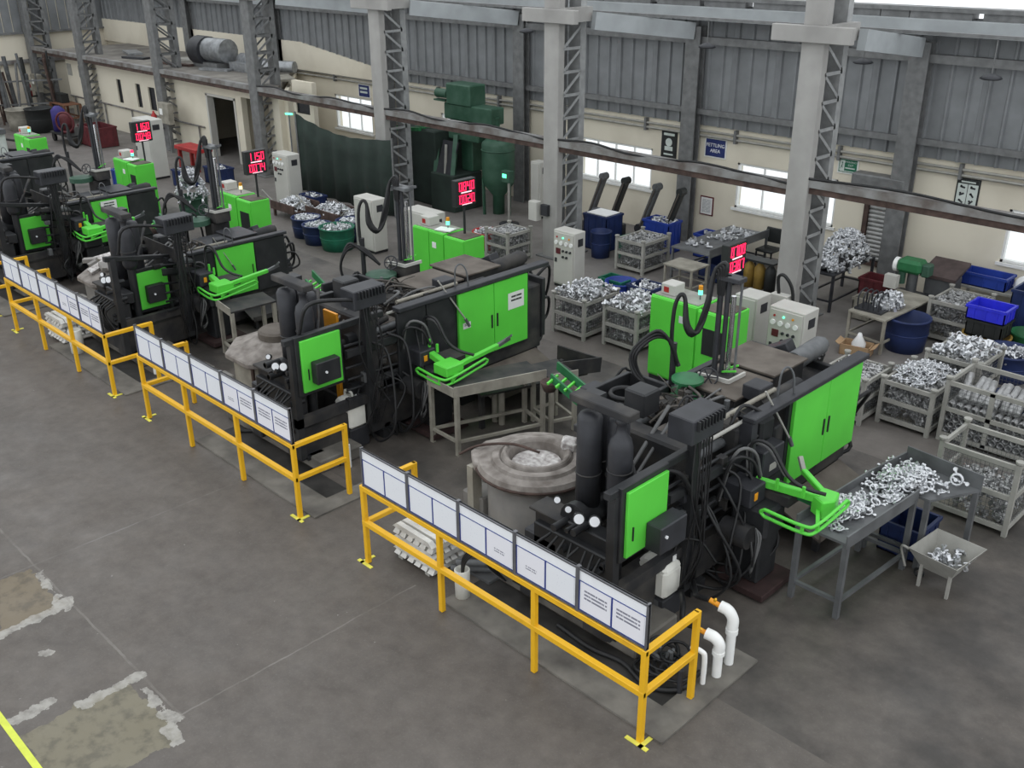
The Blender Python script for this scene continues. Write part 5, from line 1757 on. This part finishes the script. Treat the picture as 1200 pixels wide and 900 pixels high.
t = tag(MB().lathe([(0, 0), (.2, .02), (.28, .12), (.22, .26), (.1, .34), (.05, .33), (0, .38)], (-1.6, 13.8, .62), 11).build('plastic_sack', 'plastic_bag'), 'crumpled white plastic sack on the low shelf beside the blue tote', 'sack')
t = thing('cardboard_box', 'open cardboard box with a plastic bag in it under the pale bench', 'box', (-3.15, 10.2, 0), 0)
o = MB((-3.15, 10.2, 0), .2)
o.box(-.26, .26, -.17, -.155, 0, .2).box(-.26, .26, .155, .17, 0, .2).box(-.26, -.245, -.17, .17, 0, .2).box(.245, .26, -.17, .17, 0, .2).box(-.26, .26, -.17, .17, 0, .01)
o.build('carton', 'cardboard', t)
MB((-3.15, 10.2, 0), .2).cbox((-.3, 0, .19), (.12, .32, .008), Euler((0, .5, 0)).to_matrix()).cbox((.3, 0, .19), (.12, .32, .008), Euler((0, -.5, 0)).to_matrix()).build('flap', 'cardboard', t, kind='stuff')
MB((-3.15, 10.2, 0)).lathe([(0, .02), (.12, .05), (.13, .2), (.05, .34), (.03, .4), (0, .4)], (0.02, .02, 0), 9).build('bag', 'plastic_bag', t)
tote(-3.9, 12.0, .4, .4, .45, 'dirty_cream', 'pale green-grey box on the floor left of the press')
tote(-4.1, 12.8, .6, .45, .6, 'maroon', 'maroon crate stacked by the wall under the shutter')

# ================================================================== JUGS, PIPES, INGOTS
def jug(x, y, z, lab, m='jug'):
    t = thing('jerrycan', lab, 'can', (x, y, 0), 0, 'white plastic jerrycans')
    t.scale = (1.3, 1.3, 1.3)
    o = (x, y, 0)
    MB(o).box(-.15, .15, -.13, .13, 0, z).build('stand', 'charcoal', t, bev=.01)
    MB(o).box(-.1, .1, -.134, -.13, z * .3, z * .95).build('label_plate', 'grey_steel', t)
    b = MB(o)
    P = [(-.15, -.12), (.15, -.12), (.15, .12), (-.15, .12)]
    b.prism(P, z, z + .28)
    q = [(x_ * .72, y_ * .72) for x_, y_ in P]
    k = [(px, py, z + .28) for px, py in P] + [(px, py, z + .345) for px, py in q]
    b.add(k, [(0, 1, 5, 4), (1, 2, 6, 5), (2, 3, 7, 6), (3, 0, 4, 7), (4, 5, 6, 7)])
    b.build('body', m, t, bev=.03)
    MB(o).tube([(-.09, 0, z + .34), (-.07, 0, z + .4), (.04, 0, z + .4), (.06, 0, z + .34)], .015, 6).build('handle', m, t)
    MB(o).cyl((.1, .04, z + .33), (.1, .04, z + .38), .03, n=10).build('cap', 'paper', t)
    MB(o).tube([(.1, .04, z + .38), (.12, .1, z + .5), (.25, .2, z + .5), (.35, .3, z + .3)], .012, 5).build('hose', 'rubber', t)


jug(-1.12, 1.72, .22, 'white plastic jerrycan on a dark stand inside the nearest railing')
jug(-6.85, 1.75, .25, 'white plastic jerrycan on a dark stand inside the second railing')
jug(-14.4, 1.5, .3, 'yellowed jerrycan near the third furnace', 'jug')
t = thing('drain_pipes', 'two white plastic drain pipes with elbows and brass valves at the nearest railing corner', 'pipe', (.2, 1.35, 0))
for (x, y, h) in ((-.02, 1.5, .58), (.0, 1.25, .42)):
    p = MB().cyl((x, y, 0), (x, y, h * .7), .05, n=14).cyl((x, y, h * .7), (x, y, h * .8), .066, n=14).build('riser', 'pvc', t)
    MB().tube([(x, y, h * .8), (x, y, h * 1.0), (x - .05, y - .02, h * 1.16), (x - .14, y - .04, h * 1.2)], .06, 12).build('elbow', 'pvc', t)
    MB().cyl((x - .14, y - .04, h * 1.2), (x - .25, y - .07, h * 1.26), .028, n=8).build('valve', 'orange', t)
    MB().bar((x - .2, y - .06, h * 1.26), (x - .16, y - .1, h * 1.38), .02).build('valve_handle', 'yellow', t)
    MB().tube([(x - .25, y - .07, h * 1.26), (x - .45, y, h * 1.1), (x - .6, y + .2, .5), (x - .9, y + .6, .3)], .03, 6).build('hose', 'rubber', t)
t = thing('drain_pipe', 'thin white plastic pipe with an elbow beside the yellow corner post', 'pipe', (-.05, 1.07, 0))
MB().tube([(-.03, 1.05, 0), (-.03, 1.05, .34), (-.06, 1.03, .42), (-.16, .98, .46)], .028, 8).build('riser', 'pvc', t)
t = thing('drain_pipe', 'white plastic pipe stub inside the end of the second railing', 'pipe', (-6.3, 1.26, 0))
MB().cyl((-6.3, 1.26, 0), (-6.3, 1.26, .35), .045, n=10).build('riser', 'pvc', t)
t = thing('drain_pipe', 'white plastic pipe stub inside the end of the third railing', 'pipe', (-11.4, .9, 0))
MB().cyl((-11.4, .9, 0), (-11.4, .9, .42), .04, n=10).build('riser', 'pvc', t)
t = thing('white_drum', 'slim white plastic pot holding black cables under the nearest notice boards', 'pot', (-2.85, .33, .025))
MB((-2.85, .33, .025)).lathe([(0, 0), (.085, 0), (.09, .36), (.08, .37), (.075, .2), (0, .2)], n=16).build('pot', 'jug', t)
for i in range(4):
    MB((-2.85, .33, .025)).tube([(0, 0, .22), (.02 * i, .02, .5), (.1 + .04 * i, .12, .62), (.15 + .05 * i, .3, .3), (.2, .5, .05)], .012, 5).build('cable', 'rubber', t)
t = thing('white_drum', 'slim white plastic pot under the third railing notice boards', 'pot', (-13.3, .35, 0))
MB((-13.3, .35, 0)).lathe([(0, 0), (.12, 0), (.12, .45), (.1, .46), (.09, .3), (0, .3)], n=16).build('pot', 'jug', t)


def ingots(x, y, lab, grp):
    r = random.Random(int(x * 10))
    for lay in range(6):
        for q in range(6):
            if lay % 2 == 0:
                p = (x + (q - 2.5) * .125, y, .05 + lay * .075)
                d, rz = (.1, .62, .055), 0
            else:
                p = (x, y + (q - 2.5) * .105, .05 + lay * .075)
                d, rz = (.74, .085, .055), 0
            mb = MB()
            hx, hy, h = d[0] / 2, d[1] / 2, .058
            vs = [(-hx, -hy, 0), (hx, -hy, 0), (hx, hy, 0), (-hx, hy, 0), (-hx * .82, -hy * .82, h), (hx * .82, -hy * .82, h), (hx * .82, hy * .82, h), (-hx * .82, hy * .82, h)]
            mb.add(vs, [(3, 2, 1, 0), (4, 5, 6, 7), (0, 1, 5, 4), (1, 2, 6, 5), (2, 3, 7, 6), (3, 0, 4, 7)])
            key = ('ingot', lay % 2)
            if key not in SHARED:
                SHARED[key] = mb.mesh('ingot')
                SHARED[key].materials.append(MT['ingot_alu'])
            o = bpy.data.objects.new('ingot', SHARED[key])
            C.objects.link(o)
            o.location = p
            o.rotation_euler = (0, 0, r.uniform(-.03, .03))
            tag(o, lab, 'ingot', grp)
    t = thing('skid', 'pair of small bearers under the ' + grp, 'skid', (x, y, 0))
    for s_ in (-.25, .25):
        MB().box(x + s_ - .04, x + s_ + .04, y - .3, y + .3, 0, .05).build('bearer', 'crate_grey', t)


mat('ingot_alu', (.66, .65, .62), .5, .35, var=.15, scale=8)
ingots(-3.72, .62, 'aluminium ingot in the criss-cross stack inside the nearest railing', 'ingots behind the nearest railing')
ingots(-14.2, .62, 'aluminium ingot in the stack inside the third railing', 'ingots behind the third railing')
t = thing('steel_pipe', 'grey pipes lying on the floor beside the nearest ingot stack', 'pipe', (-3.1, .8, 0))
for i in range(2):
    MB().cyl((-3.3 + i * .1, .55, .08 + i * .12), (-2.75 + i * .1, 1.05, .08 + i * .12), .045, n=10).build('length', 'grey_steel', t)
MB().box(-3.3, -2.8, .7, .9, 0, .04).build('rest', 'table_grey', t)
# floor hoses and cables in the drain trench
for i, (pts, lab) in enumerate((([(-1.7, .7, .03), (-1.2, .66, .03), (-.8, .72, .03), (-.4, .62, .03), (-.12, .8, .05), (-.1, 1.1, .1)], 'black hose lying in the drain trench behind the nearest railing'),
                                ([(-6.4, 1.2, .03), (-7.2, .9, .03), (-8.0, 1.0, .03), (-8.4, .7, .03)], 'black hose on the floor behind the second railing'),
                                ([(-1.2, 1.6, .25), (-1.0, 1.2, .24), (-.7, .9, .06), (-.35, .75, .03)], 'thin black cable near the jerrycan on the plinth edge'))):
    tag(MB().tube(pts, .028 if i < 2 else .016, 6).build('floor_hose', 'rubber'), lab, 'hose')
t = thing('valve_cluster', 'dark tangle of valves and coiled hoses inside the nearest railing corner', 'valves', (-.4, .95, 0))
rr = random.Random(3)
for i in range(7):
    MB().torus((-.42 + rr.uniform(-.1, .1), .95 + rr.uniform(-.1, .1), .05 + i * .03), .16 + rr.uniform(-.05, .05), .018, Euler((rr.uniform(-.3, .3), rr.uniform(-.3, .3), 0)).to_matrix(), 16, 5).build('coil', 'rubber', t)
for i in range(6):
    MB().cyl((-.5 + rr.uniform(-.1, .15), .9 + rr.uniform(-.1, .1), .05), (-.5 + rr.uniform(-.1, .15), .9 + rr.uniform(-.1, .1), .3), .02, n=6).build('valve', 'grey_steel', t)
MB().cyl((-.12, .78, 0), (-.12, .78, .3), .03, n=8).build('stub_pipe', 'charcoal', t)
# yellow upright stand among the second machine
t = thing('yellow_stand', 'yellow sheet guard standing on end behind the second furnace accumulators', 'guard', (-7.2, 1.8, 0))
MB().box(-7.36, -7.04, 1.76, 1.8, 1.5, 2.0).build('sheet', 'orange', t)
MB().box(-7.24, -7.16, 1.8, 1.86, 0, 1.9).build('post', 'orange', t)

# ================================================================== SIGNS
def wall_sign(name, x0, x1, z0, z1, m, lab, frame='window_frame', cat='sign'):
    t = thing(name, lab, cat, ((x0 + x1) / 2, YW, (z0 + z1) / 2))
    MB().box(x0 - .03, x1 + .03, YW - .02, YW, z0 - .03, z1 + .03).build('frame', frame, t)
    MB().box(x0, x1, YW - .026, YW - .02, z0, z1).build('panel', m, t)
    return t


RX = (PI / 2, 0, 0)
t = wall_sign('area_sign', -9.4, -8.86, 2.1, 2.5, 'sign_blue', 'dark blue FETTLING AREA sign under the wall pipes')
lettering('FETTLING', .115, (-9.13, YW - .028, 2.36), 'paper', t, RX)
lettering('AREA', .115, (-9.13, YW - .028, 2.23), 'paper', t, RX)
t = wall_sign('area_sign', -22.95, -22.4, 2.12, 2.48, 'sign_blue', 'small dark blue sign above the far windows at left of the third column')
for z in (2.38, 2.26):
    MB().box(-22.88, -22.5, YW - .029, YW - .026, z - .03, z + .03).build('text_line', 'sign_pale', t)
t = wall_sign('exit_sign', -5.97, -5.56, 2.24, 2.51, 'sign_green', 'green emergency exit sign with a running figure panel')
MB().box(-5.95, -5.84, YW - .03, YW - .026, 2.27, 2.49).build('pictogram_panel', 'sign_pale', t)
MB().cyl((-5.89, YW - .034, 2.44), (-5.89, YW - .03, 2.44), .014, n=8).build('pictogram', 'sign_green', t)
MB().bar((-5.885, YW - .032, 2.42), (-5.905, YW - .032, 2.36), .022, .004).bar((-5.905, YW - .032, 2.37), (-5.93, YW - .032, 2.31), .014, .004).bar((-5.9, YW - .032, 2.37), (-5.875, YW - .032, 2.33), .014, .004).build('pictogram', 'sign_green', t, kind='stuff')
lettering('EMERGENCY', .05, (-5.7, YW - .028, 2.46), 'sign_pale', t, RX)
lettering('EXIT', .06, (-5.7, YW - .028, 2.39), 'sign_pale', t, RX)
MB().box(-5.82, -5.6, YW - .029, YW - .026, 2.32, 2.345).build('text_line', 'sign_pale', t)
MB().box(-5.94, -5.6, YW - .029, YW - .026, 2.255, 2.272).build('text_line', 'sign_pale', t)
t = wall_sign('safety_poster', -3.4, -3.0, 1.92, 2.48, 'sign_pale', 'pale safety poster with six pictures and a dark header', 'sign_black', 'poster')
MB().box(-3.4, -3.0, YW - .029, YW - .026, 2.4, 2.48).build('header', 'sign_black', t)
MB().box(-3.34, -3.06, YW - .031, YW - .029, 2.425, 2.455).build('text_line', 'sign_pale', t)
MB().box(-3.4, -3.0, YW - .029, YW - .026, 1.92, 1.955).build('footer', 'dark_green', t)
for i in range(2):
    for j in range(3):
        cx, cz = -3.3 + i * .2, 2.05 + j * .14
        MB().cbox((cx, YW - .028, cz), (.1, .004, .035), Euler((0, [.6, -.5, .2, -.8, .9, .1][i * 3 + j], 0)).to_matrix()).build('picture', 'charcoal', t)
        MB().cyl((cx - .03, YW - .03, cz + .02), (cx - .03, YW - .026, cz + .02), .022, n=8).build('picture', 'charcoal', t)
MB().box(-3.205, -3.195, YW - .029, YW - .026, 1.96, 2.4).build('divider', 'sign_black', t)
t = wall_sign('portrait_poster', -10.68, -10.28, 1.92, 2.52, 'sign_black', 'dark framed poster with a pale round emblem left of the blue sign', 'sign_black', 'poster')
MB().cyl((-10.48, YW - .03, 2.26), (-10.48, YW - .026, 2.26), .1, n=16).build('emblem', 'sign_pale', t)
MB().box(-10.6, -10.36, YW - .03, YW - .026, 2.06, 2.16).build('emblem', 'sign_pale', t)
MB().box(-10.64, -10.32, YW - .029, YW - .026, 2.42, 2.48).build('text_line', 'sign_pale', t)
MB().box(-10.62, -10.34, YW - .029, YW - .026, 1.95, 1.99).build('text_line', 'sign_pale', t)
t = wall_sign('framed_sheet', -9.42, -9.1, .7, 1.1, 'sheet_dense', 'framed white printed sheet right of the right belt grinder', 'maroon', 'notice')
for (x, z, lab) in ((-37.1, 2.0, 'small grey notice on the office wall between the two left columns'), (-38.2, 2.0, 'pale notice at the left end of the office wall')):
    t = thing('wall_notice', lab, 'notice', (x, YO, z))
    MB().box(x - .2, x + .2, YO - .02, YO, z - .25, z + .2).build('panel', 'board_steel' if x > -37.5 else 'crate_grey', t)

# ================================================================== OFFICE ROOF AND FAR LEFT
t = thing('roof_duct', 'silver ventilation duct lying on the office roof', 'duct', (-26.5, 12.6, 2.72))
MB().cyl((-27.6, 12.8, 3.0), (-25.6, 12.4, 3.0), .24, n=14).cyl((-25.6, 12.4, 3.0), (-24.6, 12.9, 3.0), .18, n=12).build('pipe', 'duct', t)
MB().box(-27.5, -26.4, 12.2, 13.1, 2.72, 3.0).build('box', 'duct', t)
t = thing('blower', 'round black blower drum standing on the office roof', 'fan', (-29.4, 12.3, 2.72))
MB().cyl((-29.6, 12.3, 3.23), (-28.9, 12.3, 3.23), .5, n=20).build('drum', 'charcoal', t)
MB().cyl((-28.9, 12.3, 3.3), (-27.8, 12.4, 3.3), .4, n=16).build('casing', 'duct', t)
MB().box(-29.6, -28.0, 12.0, 12.6, 2.72, 2.9).build('stand', 'column_steel', t)
rr = random.Random(12)
for i, lab in enumerate(('grey sheet scrap on the office roof near its left end', 'dark plank on the office roof behind the windows', 'pale bent panel on the office roof near the blower', 'grey tray on the office roof edge above the doorway',
                         'rusty beam lying across the office roof', 'pale board on the office roof right of the duct')):
    x = (-35, -33.2, -31, -27.8, -30.2, -24.2)[i]
    tag(MB().cbox((x, 12.0 + rr.uniform(-.4, 1.2), 2.76), (rr.uniform(.8, 1.8), rr.uniform(.2, .7), .07), Euler((0, 0, rr.uniform(-.4, .4))).to_matrix())
        .build('roof_scrap', ('duct', 'charcoal', 'crate_grey', 'duct', 'rust', 'dirty_cream')[i]), lab, 'scrap')
t = thing('red_bench', 'red bench in front of the office doorway', 'bench', (-26.0, 9.7, 0))
MB().box(-26.7, -25.3, 9.4, 10.0, .6, .72).build('bench_top', 'red', t, bev=.01)
for x in (-26.6, -25.5):
    for y in (9.45, 9.85):
        MB().box(x, x + .1, y, y + .1, 0, .6).build('leg', 'red', t)
for (x, lab) in ((-40.8, 'red and white extinguisher fixed to the far left column'), (-29.68, 'red and white extinguisher on the column in front of the office windows')):
    t = thing('fire_extinguisher', lab, 'extinguisher', (x, 10.3, .9))
    MB().lathe([(0, .75), (.1, .75), (.1, 1.2), (.04, 1.3), (.03, 1.36), (0, 1.36)], (x, 10.3, 0), 12).build('cylinder', 'red', t)
    MB().lathe([(.101, .98), (.102, 1.02), (.101, 1.1)], (x, 10.3, 0), 12).build('label_band', 'paper', t)
    MB().box(x - .03, x + .03, 10.3, 10.595, .7, .76).build('bracket', 'sign_black', t)
for (x, lab) in ((-29.3, 'pale meter box beside the column in front of the office windows'), (-40.4, 'tan meter box on the far left column')):
    t = thing('meter_box', lab, 'switch box', (x, 10.45, 1.2))
    MB().box(x, x + .7, 10.3, 10.5, 1.0, 1.7).build('box', 'dirty_cream', t, bev=.01)
    MB().box(x + .1, x + .3, 10.29, 10.3, 1.3, 1.5).build('dial', 'paper', t)
    MB().box(x + .3, x + .4, 10.4, 10.5, 0, 1.0).build('conduit', 'column_steel', t)
t = thing('bar_rack', 'rack of upright dark bars and poles at the far left wall', 'rack', (-39.3, 9.3, 0))
rr = random.Random(8)
for i in range(22):
    x, y = -39.9 + rr.uniform(0, 1.5), 7.6 + i * .14
    MB().cyl((x, y, 0), (x + rr.uniform(-.2, .2), y + rr.uniform(-.2, .2), 1.6 + rr.uniform(0, 1.4)), rr.uniform(.03, .09), n=6).build('bar', rr.choice(['column_steel', 'grey_steel', 'sign_black', 'rust']), t)
for z in (.7, 1.6):
    MB().bar((-40, 7.5, z), (-38.4, 10.8, z), .06).build('rack_rail', 'column_steel', t)
tub(-37.4, 8.6, .55, .8, 'dirty_cream', 'pale round tank on the floor at the far left', fill=False)
tub(-36.4, 8.9, .5, .9, 'sign_black', 'black drum beside the pale tank at the far left', fill=False)
t = thing('hose_coil', 'loose loop of black hose lying on the far left floor', 'hose', (-33.9, 7.1, 0))
MB().tube([(-35, 6.6, .03), (-34.2, 6.3, .03), (-33.2, 6.8, .05), (-33.3, 7.7, .03), (-34.4, 7.9, .03), (-35.2, 7.4, .03), (-36, 7.2, .03)], .04, 6).build('loop', 'rubber', t)
t = thing('tool_trolley', 'cluttered trolley of dark parts with a purple cylinder at left of the sixth column', 'trolley', (-33.5, 8.9, 0))
MB().box(-34.3, -32.6, 8.4, 9.5, .3, .36).build('deck', 'sign_black', t)
MB().lathe([(0, .36), (.25, .36), (.25, 1.1), (.1, 1.25), (0, 1.25)], (-34.0, 8.7, 0), 12).build('cylinder', 'purple', t)
MB().lathe([(0, .36), (.22, .36), (.22, .95), (.1, 1.1), (0, 1.1)], (-33.4, 8.7, 0), 12).build('cylinder', 'maroon', t)
MB().torus((-33.0, 8.5, .8), .35, .04, Euler((PI / 2, 0, .6)).to_matrix(), 18, 5).build('coil', 'maroon', t)
for x in (-34.2, -32.8):
    for y in (8.5, 9.4):
        MB().cyl((x, y - .04, .15), (x, y + .04, .15), .15, n=10).build('wheel', 'rubber', t)
tote(-32.2, 9.3, 1.4, .8, .7, 'maroon', 'long maroon bin in front of the office wall at left')
t = thing('machine_tool', 'pale teal machine tool cut by the left edge of the view', 'machine', (-33.2, 5.6, 0))
MB().box(-34.4, -32.4, 5.0, 6.2, 0, .8).build('base', 'sign_pale', t, bev=.03)
MB().box(-34.4, -33.2, 5.4, 6.2, .8, 1.9).build('column', 'sign_pale', t, bev=.04)
MB().box(-33.2, -32.5, 5.4, 6.0, 1.2, 1.6).build('head', 'grey_steel', t, bev=.03)
MB().box(-33.2, -32.3, 5.0, 6.2, .8, .95).build('work_table', 'grey_steel', t)
t = frame_table('wood_desk', 'brown wooden desk with dark items by the office wall at far left', [(-38.6, 10.2), (-37.2, 10.2), (-37.2, 10.9), (-38.6, 10.9)], .75, [], m='skin_brown', leg=.08)
MB().box(-38.4, -37.8, 10.4, 10.7, .75, 1.1).build('instrument', 'sign_black', t)
t = thing('roof_truss_pipe', 'dark pipe along the office wall base at left', 'pipe', (-34, 10.95, .8))
MB().cyl((-38.4, 11.05, .95), (-27.6, 11.05, .95), .03, n=6).build('pipe', 'runner', t)
for x in (-38, -35.3, -33, -30.5, -28):
    MB().cyl((x, 11.05, 0), (x, 11.05, .95), .03, n=6).build('upright', 'runner', t)
